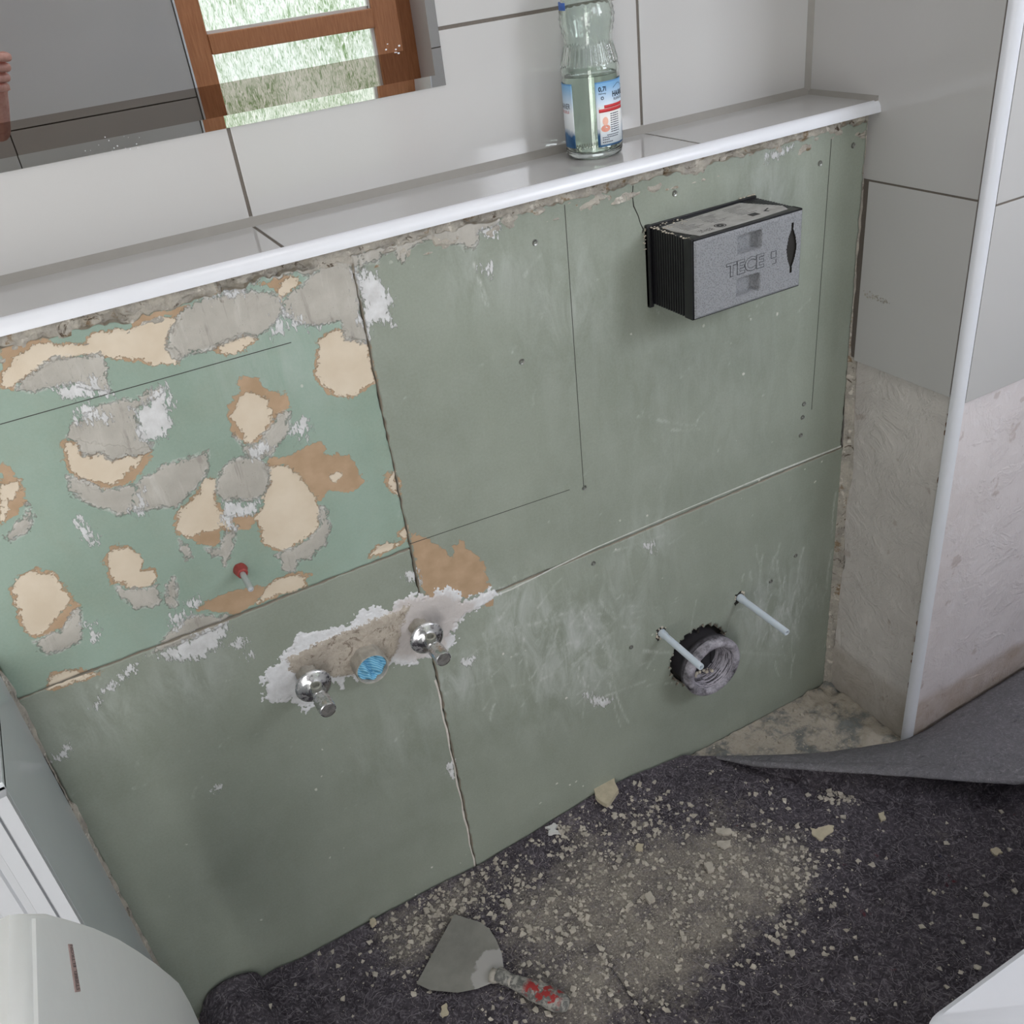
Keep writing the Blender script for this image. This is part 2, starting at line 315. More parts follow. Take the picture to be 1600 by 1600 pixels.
# window wall opposite
WX0, WX1, WZ0, WZ1 = .555, 1.30, .47, 2.12; FY = -1.74
bm = bmesh.new()
QX0, QX1, QZ0, QZ1 = 1.42, 2.18, 1.47, 2.25
for a, b in (((XL, YB - .3, 0), (-.95, YB, ZC)), ((-.95, YB - .3, 2.0), (-.15, YB, ZC)), ((-.15, YB - .3, 0), (WX0, YB, ZC)), ((WX1, YB - .3, 0), (QX0, YB, ZC)), ((QX1, YB - .3, 0), (XR, YB, ZC)), ((QX0, YB - .3, 0), (QX1, YB, QZ0)), ((QX0, YB - .3, QZ1), (QX1, YB, ZC)), ((WX0, YB - .3, 0), (WX1, YB, WZ0)), ((WX0, YB - .3, WZ1), (WX1, YB, ZC))): box(bm, a, b, 0)  # left gap is an added doorway that lets the fill lamp in
zz = [.1, .403, .706, 1.009, 1.155, 1.458, 1.761, 2.064, ZC]; xx = [-.15, .05, .553]; 
for i in range(len(zz) - 1):
    for j in range(len(xx) - 1): box(bm, (xx[j] + .0015, YB, zz[i] + .0015), (xx[j + 1] - .0015, YB + .009, zz[i + 1] - .0015), 1, .0008)
    if zz[i + 1] < .45: box(bm, (.556, YB, zz[i] + .0015), (1.30, YB + .009, zz[i + 1] - .0015), 1, .0008)
    box(bm, (1.302, YB, zz[i] + .0015), (QX0 - .002, YB + .009, zz[i + 1] - .0015), 1, .0008)
    if zz[i + 1] < QZ0: box(bm, (QX0 + .0015, YB, zz[i] + .0015), (QX1 - .0015, YB + .009, zz[i + 1] - .0015), 1, .0008)
    box(bm, (QX1 + .002, YB, zz[i] + .0015), (XR, YB + .009, zz[i + 1] - .0015), 1, .0008)
struct(frombm('wall_window', bm, [M_DARKGROUT, M_TILE], None))
bm = bmesh.new()
for x in (WX0, WX1 - .005): box(bm, (x, FY + .001, WZ0), (x + .005, YB + .012, WZ1))
box(bm, (WX0, FY - .02, WZ0 - .03), (WX1, YB + .02, WZ0)); struct(frombm('trim_4', bm, M_TRIM), 'white lining of the window reveal')
t = NT('brown_window_wood'); g = t.noise(30, 5, .6, t.mapv((6, 6, .6))); t.base(t.mix(t.ramp(g, .3, .7), rgb(178, 116, 76), rgb(204, 142, 100)), .35); t.bump(g, .1); M_WOOD = t.m
win = struct(bpy.data.objects.new('window_1', None)); COL.objects.link(win); win.location = ((WX0 + WX1) / 2, FY, WZ0)
def wf(name, a, b, mat, bev=.004):
    o = boxobj(name, a, b, mat, None, bev); o.parent = win; o.matrix_parent_inverse = Matrix.Translation(win.location).inverted(); return o
GX0, GX1 = .652, 1.16; BZ0, BZ1 = 1.243, 1.297
wf('window_frame', (WX0, FY - .05, WZ0), (GX0, FY, WZ1), M_WOOD); wf('window_frame', (GX1 + .006, FY - .05, WZ0), (WX1, FY, WZ1), M_WOOD)
wf('window_frame', (GX0, FY - .05, WZ0), (GX1, FY - .002, WZ0 + .05), M_WOOD); wf('window_frame', (GX0, FY - .05, WZ1 - .06), (GX1, FY - .002, WZ1), M_WOOD)
wf('glazing_bar', (GX0, FY - .045, BZ0), (GX1 + .006, FY + .006, BZ1), M_WOOD); wf('glazing_bar', (GX0, FY - .045, 1.52), (GX1, FY + .006, 1.56), M_WOOD)
t = NT('white_glazing_bead'); t.base(rgb(240, 240, 238), .4); wf('glazing_bead', (GX0, FY - .03, BZ1), (GX1, FY - .012, BZ1 + .008), t.m, 0); wf('glazing_bead', (GX1 - .004, FY - .03, WZ0), (GX1 + .006, FY - .012, WZ1), t.m, 0)
def m_pane(name, st, sky):
    t = NT(name); rib = t.noise(105, 4, .65, t.mapv((1.3, 1, .34)), dist=1.6); fo = t.noise(5, 4, .6, t.mapv((1, 1, .7)))
    c = t.mix(t.ramp(fo, .36, .62), rgb(120, 150, 96), rgb(214, 228, 214)); c = t.mix(t.ramp(rib, .4, .64, 0, .9), c, rgb(246, 250, 244)); c = t.mix(t.ramp(rib, .46, .32, 0, .7), c, rgb(104, 134, 84))
    if sky: c = t.mix(.9, c, rgb(240, 244, 255))
    t.base((.02, .02, .02, 1), .15); t.set(t.b.inputs['Emission Color'], c); t.b.inputs['Emission Strength'].default_value = st; return t.m
wf('pane', (GX0, FY - .03, WZ0), (GX1, FY - .024, BZ0), m_pane('textured_glass_foliage', LOW_PANE, 0), 0)
wf('pane', (GX0, FY - .03, BZ1), (GX1, FY - .024, 1.54), m_pane('textured_glass_foliage', LOW_PANE * 1.1, 0), 0)
fill_win = struct(bpy.data.objects.new('fill_window', None)); COL.objects.link(fill_win); fill_win.location = ((QX0 + QX1) / 2, FY, QZ0)  # second window added out of view, its glowing pane serves as fill light
def wf2(name, a, b, mat, bev=.004):
    o = boxobj(name, a, b, mat, None, bev); o.parent = fill_win; o.matrix_parent_inverse = Matrix.Translation(fill_win.location).inverted(); return o
for a, b in (((QX0, QZ0), (QX0 + .06, QZ1)), ((QX1 - .06, QZ0), (QX1, QZ1)), ((QX0 + .06, QZ0), (QX1 - .06, QZ0 + .06)), ((QX0 + .06, QZ1 - .06), (QX1 - .06, QZ1))): wf2('window_frame', (a[0], FY - .05, a[1]), (b[0], FY, b[1]), M_WOOD)
wf2('pane', (QX0 + .06, FY - .03, QZ0 + .06), (QX1 - .06, FY - .024, QZ1 - .06), m_pane('fill_pane_glass', FILL_PANE, 1), 0)
wf('pane', (GX0, FY - .03, 1.56), (GX1, FY - .024, WZ1 - .06), m_pane('textured_glass_sky', SKY_PANE, 1), 0)

# ------------------------------------------------------------------ plasterboard wall
L = lambda s: [wp((float(a), float(b))) for a, b in (q.split(',') for q in s.split())]
CREAM = [L(s) for s in (
 '0,586 22,560 37,542 57,528 75,530 95,536 132,535 142,515 175,510 195,507 220,495 250,489 275,487 272,510 260,525 261,542 277,545 277,567 240,571 225,562 185,560 160,554 100,554 82,555 65,570 45,585 25,600 15,606 0,605',
 '335,540 360,532 382,524 397,522 400,530 382,545 360,552 340,550',
 '497,537 510,522 525,516 540,517 537,530 562,532 572,535 575,550 582,572 587,595 570,605 550,619 530,619 512,610 500,592 491,585 497,560',
 '375,620 385,614 400,615 407,622 420,625 419,635 430,641 422,650 427,657 417,667 407,682 392,692 382,690 380,677 367,667 361,652 367,635 372,625',
 '99,692 110,690 122,697 127,710 140,712 160,710 175,722 195,712 212,715 222,710 220,722 200,740 182,752 160,756 140,750 115,740 107,730 107,710',
 '0,760 12,756 27,752 29,762 24,777 15,787 17,797 5,812 0,817',
 '320,749 335,751 335,765 337,782 342,795 352,805 364,806 362,832 346,822 335,826 320,831 292,839 277,832 276,820 279,800 292,787 310,770',
 '410,730 425,729 447,727 457,735 467,742 475,752 482,765 492,777 496,790 500,802 497,820 487,835 472,845 457,855 440,861 422,855 412,845 410,832 402,820 400,805 412,792 415,772 422,755 422,737',
 '166,875 170,865 185,855 200,856 212,865 222,877 222,890 242,892 240,907 225,915 207,919 195,912 175,910 170,895',
 '19,922 30,900 57,891 65,897 82,895 94,910 100,922 110,932 117,939 100,950 90,965 77,977 65,990 50,994 37,980 30,962 25,940',
 '75,1070 80,1057 100,1050 125,1047 135,1052 164,1045 140,1057 105,1069 77,1077',
 '417,917 430,907 445,900 465,897 475,902 477,915 460,922 435,930 402,942 410,930',
 '577,865 590,854 605,849 635,846 610,857 585,870 576,872', '625,832 635,822 638,845 624,838', '605,757 610,740 617,737 624,760 625,775 615,770',
 '514,744 525,739 532,742 524,752 516,751', '435,465 450,455 470,440 452,432 436,438 430,452 440,470')]
BROWN = [L(s) for s in (
 '0,533 37,523 70,519 80,530 60,545 25,575 0,592', '205,500 200,487 212,482 250,475 275,470 300,462 312,460 295,472 270,482 250,490 220,496',
 '372,592 380,587 405,592 412,605 430,615 445,612 452,625 452,637 440,647 430,657 425,670 410,687 392,697 375,687 360,672 355,655 357,630 372,615 370,600',
 '95,690 105,688 225,700 237,700 235,715 222,738 205,755 165,766 140,762 115,748 102,735 97,710', '0,722 10,725 22,742 32,760 40,782 30,797 10,815 0,822',
 '292,840 344,822 345,840 337,857 325,852 307,850', '367,807 400,804 401,820 385,825 364,831 367,820',
 '420,717 440,712 455,714 467,702 480,695 497,691 511,697 507,710 530,711 547,710 555,725 570,752 557,765 535,769 515,767 497,790 492,777 475,750 457,735 447,726 420,728',
 '118,938 124,945 115,965 104,972 101,985 88,982 65,998 50,1000 47,992', '302,955 327,937 360,925 400,916 417,916 410,930 400,942 372,960 355,959 332,954',
 '639,832 650,834 672,845 691,858 708,875 709,860 704,849 716,854 718,845 725,849 733,860 748,871 757,886 763,905 768,918 750,928 723,935 670,935 659,920 648,880',
 '760,937 772,935 770,945 755,950', '597,742 612,734 606,752', '175,852 183,848 184,857 172,862', '488,578 498,570 500,600 492,590', '455,898 475,894 486,900 478,906 470,899 458,904',
 '400,445 425,430 455,425 470,430 440,440 420,448')]
MORTAR = [L(s) for s in (
 '270,505 277,487 290,470 312,460 350,452 400,453 425,455 440,465 442,480 432,500 420,515 400,528 380,522 340,540 310,547 285,560 277,565 262,545 260,530',
 '440,470 470,445 485,422 500,407 550,405 560,440 562,485 570,510 575,535 540,530 532,500 500,507 470,507 450,490',
 '22,605 45,585 85,555 155,553 165,572 160,592 170,605 175,617 150,605 100,600 60,610 40,612',
 '105,682 120,657 150,635 190,625 210,622 250,605 260,610 215,640 217,685 240,692 235,707 212,712 195,710 175,720 160,709 140,710 127,707 120,692',
 '220,750 270,720 300,715 325,702 327,715 317,750 297,772 275,795 250,792 215,800 200,777',
 '104,742 130,750 160,764 190,762 217,757 212,782 200,797 185,803 155,792 130,782 110,767',
 '342,742 365,717 400,715 415,725 422,737 422,755 412,775 385,782 352,782 337,770', '50,1002 75,992 100,982 110,965 122,947 129,965 127,1002 100,1015 72,1024',
 '180,915 197,920 225,920 245,915 250,940 237,950 210,950 190,932', '260,912 272,900 280,930 275,952 260,940', '0,840 20,825 40,800 42,787 53,805 42,832 15,845 0,842',
 '280,842 295,850 300,870 290,875 285,862', '320,855 345,855 350,830 370,822 366,850 352,885 347,870 330,868',
 '500,790 510,800 517,822 507,852 485,872 467,877 460,892 445,892 432,867 440,862 472,850 490,835 500,820',
 '435,647 452,642 452,672 425,710 405,720 385,710 365,680 382,695 400,692 420,670', '272,980 300,962 355,962 352,972 307,995 262,1010 232,1022',
 '300,458 340,440 400,425 450,410 500,395 560,388 565,415 500,412 480,425 440,425 400,435 340,452',
 '560,390 590,375 640,366 700,343 780,325 775,345 750,355 748,372 740,385 728,392 720,378 700,376 680,370 650,373 640,383 630,405 620,398 615,383 595,393 590,408 562,410')]
FILLER = [L(s) for s in (
 '552,412 565,420 590,430 597,445 610,467 610,500 615,510 600,507 580,505 577,530 565,500 562,465 555,435', '82,607 110,597 160,592 170,610 175,619 150,615 100,622',
 '115,660 125,637 135,632 155,645 175,652 140,657', '210,642 240,615 257,606 265,630 265,655 272,665 250,682 232,692 215,682 217,660', '462,667 475,655 485,667 482,680 467,690 457,675',
 '350,785 400,785 400,802 367,807 362,827 347,820', '202,802 215,785 222,770 228,797 215,800', '120,810 135,822 151,850 147,853 135,837 122,820', '133,975 146,975 151,987 150,1003 140,995',
 '255,1022 290,997 352,970 360,982 342,1005 317,1027 285,1031 240,1027', '292,942 300,935 317,942 305,952', '265,965 285,955 290,962 270,985', '360,1005 372,997 385,1002 380,1012 365,1012', '380,1020 395,1017 390,1027',
 '81,1190 94,1175 108,1161 111,1171 101,1186', '160,1082 175,1062 212,1035 225,1030 200,1052', '632,895 650,890 655,908 640,905', '750,357 763,349 780,349 774,363 763,368', '752,423 761,407 768,412 763,432',
 '915,1085 940,1090 955,1095 945,1105 925,1098', '700,1195 708,1190 712,1215 704,1210', '335,455 370,445 392,448 360,456', '440,470 450,490 470,505 500,508 480,510 455,505 440,490', '425,510 432,500 445,500 440,518 425,530',
 '390,700 410,690 418,700 410,718 395,715', '1195,238 1215,228 1240,222 1225,235 1200,245', '720,1035 745,1022 735,1040', '1006,852 1025,846 1020,866', '150,1098 157,1096 155,1102 148,1104', '330,1235 345,1228 340,1240')]
SC_SEG = []      # scuff strokes (photo measurements): rubbed plaster streaks
rs = random.Random(9)
def stroke(u, v, a, l, w, k): 
    p = wp((u, v)); q = wp((u + math.cos(a) * l, v + math.sin(a) * l)); SC_SEG.append((p, q, w, k))
for i in range(95):
    u, v = rs.gauss(900, 100), rs.gauss(1010, 55)
    if u < 690 or v > 1130: continue
    stroke(u, v, rs.uniform(-1.0, .1) if rs.random() < .7 else rs.uniform(.8, 1.8), rs.uniform(14, 75), rs.uniform(.0012, .0035), rs.uniform(.3, 1))
for i in range(40): stroke(rs.gauss(1215, 40), rs.gauss(930, 55), rs.uniform(1.2, 2.0), rs.uniform(10, 60), rs.uniform(.001, .0025), rs.uniform(.4, 1))
for i in range(45): stroke(rs.uniform(620, 1290), rs.uniform(320, 820), rs.uniform(-1.6, 0), rs.uniform(5, 26), rs.uniform(.0008, .002), rs.uniform(.3, .8))
for i in range(30): stroke(rs.uniform(80, 640), rs.uniform(1060, 1300), rs.uniform(-1.2, -.1), rs.uniform(6, 22), rs.uniform(.0008, .002), rs.uniform(.25, .8))
for u, v, a, l in ((1028, 656, .15, 60), (1050, 672, -.05, 45), (820, 430, -.9, 40), (740, 410, 1.2, 60), (750, 440, 1.25, 40), (960, 860, -.3, 80), (1306, 770, 1.65, 70), (1300, 860, 1.7, 60), (780, 920, -.3, 60), (845, 1062, -.45, 70), (840, 950, -.9, 60)): stroke(u, v, a, l, .0022, .9)
HZ = [(wp(p), r, k) for p, r, k in (((900, 1010), .13, 1), ((800, 960), .06, 1), ((1215, 950), .10, .9), ((1010, 850), .05, .8), ((720, 1060), .05, .8), ((150, 1120), .05, .8), ((300, 1060), .05, .7), ((750, 420), .05, .6), ((1100, 600), .2, .25), ((1200, 280), .08, .5), ((880, 460), .08, .5), ((420, 560), .08, .4), ((620, 1150), .1, .3))]
def board(name, x0, x1, z0, z1, mat, wob, hole=None):
    h = .003; xs = np.linspace(x0, x1, int((x1 - x0) / h)); zs = np.linspace(z0, z1, int((z1 - z0) / h)); X, Z = np.meshgrid(xs, zs)
    a = {'cream': sdf(X, Z, CREAM), 'mortar': sdf(X, Z, MORTAR), 'filler': sdf(X, Z, FILLER)}
    a['brown'] = np.maximum(sdf(X, Z, BROWN), a['cream'] + .0022)
    hz = np.zeros(X.shape)
    for (cx, cz), r_, k in HZ: hz += k * np.exp(-((X - cx) ** 2 + (Z - cz) ** 2) / (r_ * r_))
    a['haze'] = np.clip(hz + .06, 0, 1); s = np.zeros(X.shape)
    for p, q, w, k in SC_SEG:
        M = (X > min(p[0], q[0]) - .012) & (X < max(p[0], q[0]) + .012) & (Z > min(p[1], q[1]) - .012) & (Z < max(p[1], q[1]) + .012)
        if not M.any(): continue
        e = (q[0] - p[0], q[1] - p[1]); l2 = e[0] ** 2 + e[1] ** 2; t_ = np.clip(((X[M] - p[0]) * e[0] + (Z[M] - p[1]) * e[1]) / l2, 0, 1); d = np.hypot(X[M] - p[0] - t_ * e[0] + .003 * np.sin(t_ * 3), Z[M] - p[1] - t_ * e[1])
        s[M] = np.maximum(s[M], k * np.exp(-(d / w) ** 2) * (1 - .5 * t_))
    a['scuff'] = s
    # edge wobble, plus a small break-back of the edge
    u = (X - x0) / (x1 - x0); v = (Z - z0) / (z1 - z0)
    X2 = X + (1 - u) ** 20 * (vnoise(Z, Z * 0, 90, 1) - .3) * wob[0] - u ** 20 * (vnoise(Z, Z * 0, 110, 2) - .3) * wob[1]
    Z2 = Z + (1 - v) ** 20 * (vnoise(X, X * 0, 90, 3) - .3) * wob[2] - v ** 20 * (.5 * vnoise(X, X * 0, 170, 4) + .4 * vnoise(X, X * 0, 60, 14) + .8 * vnoise(X, X * 0, 13, 6) - .2) * wob[3]
    Y = -.0013 * smooth(a['mortar'], -.001, .006) * (.6 + .8 * vnoise(X, Z, 60, 5)) - .0007 * smooth(a['filler'], -.001, .004) + .0008 * smooth(a['cream'], 0, .002)
    P = np.stack([X2, Y, Z2], -1)
    keep = None
    if hole:
        Xc, Zc = (X[:-1, :-1] + X[1:, 1:]) / 2, (Z[:-1, :-1] + Z[1:, 1:]) / 2; keep = np.ones(Xc.shape, bool)
        for hh in hole: keep &= ~hh(Xc, Zc)
    o = gridmesh(name, P, a, [mat, M_EDGE], None, True, keep)
    # sides: turn the border back by the board thickness
    me = o.data; bm = bmesh.new(); bm.from_mesh(me); be = [e for e in bm.edges if e.is_boundary]
    r_ = bmesh.ops.extrude_edge_only(bm, edges=be)
    for g in r_['geom']:
        if isinstance(g, bmesh.types.BMVert): g.co.y = .0122
        if isinstance(g, bmesh.types.BMFace): g.material_index = 1; g.smooth = False
    loose = [v_ for v_ in bm.verts if not v_.link_faces]; bmesh.ops.delete(bm, geom=loose, context='VERTS'); bm.to_mesh(me); bm.free(); return o
TOPZ = 1.1505
PIPE = (.844, .2535)
rag = lambda X, Z: .004 * np.sin(np.arctan2(Z - PIPE[1], X - PIPE[0]) * 23) + .003 * np.sin(np.arctan2(Z - PIPE[1], X - PIPE[0]) * 41)
holes = [lambda X, Z: np.hypot(X - PIPE[0], Z - PIPE[1]) < .0665 + rag(X, Z) * .6]
boxhole = [lambda X, Z: (X > .7625) & (X < .9575) & (Z > .968) & (Z < 1.085)]
b1 = board('plasterboard_panel', X0 + .001, .3303, .7205, TOPZ, M_UL, (.002, .002, .002, .011)); tag(b1, 'mint green plasterboard panel at upper left, torn in many cream and grey patches', 'plasterboard')
b2 = board('plasterboard_panel', .3320, 1.1745, .5845, TOPZ + .003, M_OL, (.003, .003, .002, .009), boxhole); tag(b2, 'large olive green plasterboard panel at upper right around the black inspection box', 'plasterboard')
b3 = board('plasterboard_panel', X0 + .001, .3292, -.004, .7196, M_OL, (.002, .002, .002, .003)); tag(b3, 'olive green plasterboard panel at lower left under the two shut-off valves', 'plasterboard')
b4 = board('plasterboard_panel', .3320, 1.183, -.004, .5830, M_OL, (.003, .002, .002, .002), holes); tag(b4, 'olive green plasterboard panel at lower right around the black drain collar', 'plasterboard')
def strip(name, pts, w, mat, par, y=-.0001, th=.0003, k=0, tag_=None):    # thin drawn line / crack following pts (x, z)
    bm = bmesh.new(); n = len(pts); l, r_ = [], []
    for i, p in enumerate(pts):
        a, b = pts[max(0, i - 1)], pts[min(n - 1, i + 1)]; d = Vector((b[0] - a[0], b[1] - a[1])).normalized(); ww = w * (random.uniform(.5, 1.4) if k else 1) / 2
        l.append((p[0] - d.y * ww, p[1] + d.x * ww)); r_.append((p[0] + d.y * ww, p[1] - d.x * ww))
    prism(bm, l + r_[::-1], lambda a, b, t_: (a, t_, b), y - th, y + .0004); return frombm(name, bm, mat, par)
M_PENCIL = simple('pencil', rgb(62, 62, 58), .8)
for a, b, par in (((882, 320), (912, 762), b2), ((1299, 217), (1268, 640), b2), ((0, 663), (455, 535), b1), ((640, 850), (890, 765), b2)): strip('pencil_line', [wp(a), wp(b)], .0009, M_PENCIL, par)
strip('crack', [wp(p) for p in ((989, 290), (988, 305), (990, 322), (997, 337), (1001, 350), (1005, 358), (1004, 364))], .0018, M_DARK, b2, k=1)
strip('filled_seam', [wp(p) for p in ((768, 933), (800, 920), (835, 903), (860, 890), (930, 856), (1000, 826), (1060, 800), (1120, 775), (1200, 742), (1314, 697))], .0026, simple('seam_filler', rgb(196, 198, 192), .8, var=.15, sc=120), b2, k=1)
strip('filled_seam', [(.3276 + .0012 * math.sin(k * 1.7), .005 + k * .022) for k in range(22)], .0026, simple('seam_plaster', rgb(206, 200, 192), .85, var=.1, sc=120), b3, k=1)
# screws set in the boards
M_STEEL = simple('screw_steel', rgb(150, 150, 146), .4, .8, var=.15)
for p, par in (((1054, 302), b2), ((1333, 227), b2), ((1281, 255), b2), ((836, 379), b2), ((913, 762), b2), ((1256, 631), b2), ((1254, 652), b2), ((1251, 680), b2), ((1243, 868), b4), ((986, 1011), b4), ((1204, 908), b4), ((927, 880), b4), ((815, 565), b2), ((925, 1500), None)):
    if par is None: continue
    x, z = wp(p); bm = bmesh.new(); lathe(bm, [(.0001, -.0002), (.0012, -.0002), (.0018, .0012), (.0038, .0019), (.0042, .0008), (.0045, -.0005)], axis((x, .0002, z), (0, -1, 0)), 12); frombm('screw', bm, M_STEEL, par, True, 40)
# crumbly mortar strip between trim and boards, with gaps
t = NT('crumbly_mortar'); n = t.noise(40, 6, .7); n2 = t.noise(200, 4)
c = t.mix(t.ramp(n, .4, .6), rgb(160, 155, 147), rgb(184, 178, 167)); c = t.mix(t.ramp(t.noise(26, 5, .7), .58, .64), c, rgb(140, 122, 100)); c = t.mix(t.ramp(t.noise(48, 5, .75, dist=1), .60, .66), c, rgb(84, 72, 60)); c = t.mix(t.ramp(t.noise(70, 4), .60, .66), c, rgb(206, 200, 190)); t.base(c, .92, 0, .2); t.bump(t.add(n, n2), .9, .003); M_CRUMB = t.m
def rough_strip(name, x0, x1, z0, z1, y, amp, mat, label, seed):
    xs = np.linspace(x0, x1, int((x1 - x0) / .003)); zs = np.linspace(z0, z1, 24); X, Z = np.meshgrid(xs, zs)
    Y = y + amp * ((vnoise(X * .6, Z * 1.5, 70, seed) - .5) * 1.4 + (vnoise(X, Z, 190, seed + 1) - .5) * .8); hole = vnoise(X, Z, 26, seed + 2); Y = Y + .012 * smooth(hole, .60, .66) * smooth(vnoise(X, Z * 3, 60, seed + 3), .35, .5)
    Y = np.minimum(Y, .0125); return gridmesh(name, np.stack([X, Y, Z], -1), None, mat)
struct(rough_strip('trim_5', X0, 1.172, 1.126, 1.1655, .0020, .008, M_CRUMB, '', 20), 'crumbly mortar strip between the ledge trim and the plasterboard')
# right-hand mortar seam beside the board
P = []; xs = np.linspace(0, 1, 8); zs = np.linspace(.0, 1.157, 300); U, Z = np.meshgrid(xs, zs)
wd = .006 + .010 * vnoise(Z, Z * 0, 12, 31) ; Xs = 1.1775 + U * .0125; Y = .004 - U * (.012 + .012 * vnoise(Z, U, 15, 33)) + .004 * (vnoise(U, Z, 60, 32) - .5) + .006 * smooth(Z, .75, .8) - .004 * smooth(.7 - Z, 0, .1)
struct(gridmesh('trim_6', np.stack([Xs, np.minimum(Y, .012), Z], -1), None, M_CRUMB), 'mortar seam in the corner right of the plasterboard')

xs = np.linspace(0, 1, 6); zs = np.linspace(0, 1.157, 260); U, Z = np.meshgrid(xs, zs)
struct(gridmesh('trim_7', np.stack([X0 - .0008 + U * (.0035 + .003 * vnoise(Z, Z * 0, 60, 91)), -.0075 + U * .0085 + .004 * (vnoise(U, Z, 90, 92) - .5) + .006 * smooth(vnoise(Z, Z * 0, 14, 93), .62, .75), Z], -1), None, M_CRUMB), 'mortar seam in the corner left of the plasterboard')
bm = bmesh.new(); rk = random.Random(12)
for k in range(46):
    a = k / 45; p = pl((1352 + a * 34 + rk.uniform(-4, 4), 458 + a * 14 + rk.uniform(-4, 4)), 0, 1.1805); bmesh.ops.create_icosphere(bm, subdivisions=1, radius=rk.uniform(.0005, .0018), matrix=Matrix.Translation(p) @ Matrix.Diagonal((.3, 1.2, 1, 1)))
tag(frombm('mortar_smudge', bm, M_CRUMB, None), 'small crusty mortar smudge on the lower grey tile of the side wall', 'mortar smudge')
# ------------------------------------------------------------------ mortar around the valves
OUT = L('409,1089 413,1053 443,1026 454,1008 467,990 501,983 540,979 562,956 584,948 607,952 625,934 657,929 672,932 680,919 700,917 720,928 724,938 745,930 766,918 780,926 770,939 747,952 729,963 714,976 708,990 714,999 708,1010 700,1030 672,1026 650,1036 625,1040 611,1035 590,1060 546,1060 535,1073 521,1069 500,1080 490,1102 479,1114 463,1102 454,1093 427,1102 413,1080')
GREY = L('447,1028 500,1002 560,975 607,958 640,945 625,985 622,1010 610,1030 590,1050 547,1053 520,1057 495,1048 470,1055 452,1045')
PINK = L('607,955 625,937 655,933 690,925 720,938 745,938 740,950 710,975 700,1000 690,1020 650,1030 615,1025 600,990')
O_ = np.array(OUT); h = .0013; xs = np.arange(O_[:, 0].min() - .012, O_[:, 0].max() + .012, h); zs = np.arange(O_[:, 1].min() - .012, O_[:, 1].max() + .012, h); X, Z = np.meshgrid(xs, zs)
so = sdf(X, Z, [OUT]); sg = sdf(X, Z, [GREY]); sp = sdf(X, Z, [PINK])
so2 = so + .012 * (vnoise(X, Z, 120, 41) - .5) + .010 * (vnoise(X, Z, 330, 42) - .5)
Y = -.0004 - .0012 * smooth(so2, -.001, .008) - .0026 * smooth(sg, -.004, .008) * (.5 + vnoise(X, Z, 60, 44)) - .0009 * vnoise(X, Z, 150, 43) * smooth(so2, 0, .005)
mid = (so2[:-1, :-1] + so2[1:, 1:] + so2[1:, :-1] + so2[:-1, 1:]) / 4
t = NT('valve_mortar'); n = t.noise(70, 6, .7); fine = t.noise(300, 4)
c = t.mix(t.ramp(n, .3, .7), rgb(206, 206, 208), rgb(228, 229, 232)); c = t.mix(t.edge('pink', n, .04, .006), c, t.mix(n, rgb(186, 180, 178), rgb(206, 200, 198)))
cg = t.mix(t.ramp(t.noise(90, 6, .75, dist=1), .4, .6), rgb(166, 157, 146), rgb(184, 175, 163)); crk = t.mul(t.ramp(t.noise(45, 5, .75, dist=2), .56, .62), .75); cg = t.mix(crk, cg, rgb(112, 100, 88)); c = t.mix(t.edge('grey', t.add(t.mul(n, .6), t.mul(fine, .4)), .045, .0012), c, cg)
t.base(c, .9, 0, .2); t.bump(t.add(n, t.mul(fine, .4)), .7, .002)
mo = gridmesh('mortar_patch', np.stack([X, Y, Z], -1), {'grey': sg, 'pink': sp}, t.m, None, True, mid > 0)
tag(mo, 'grey and white mortar smeared on the boards around the shut-off valves', 'mortar')

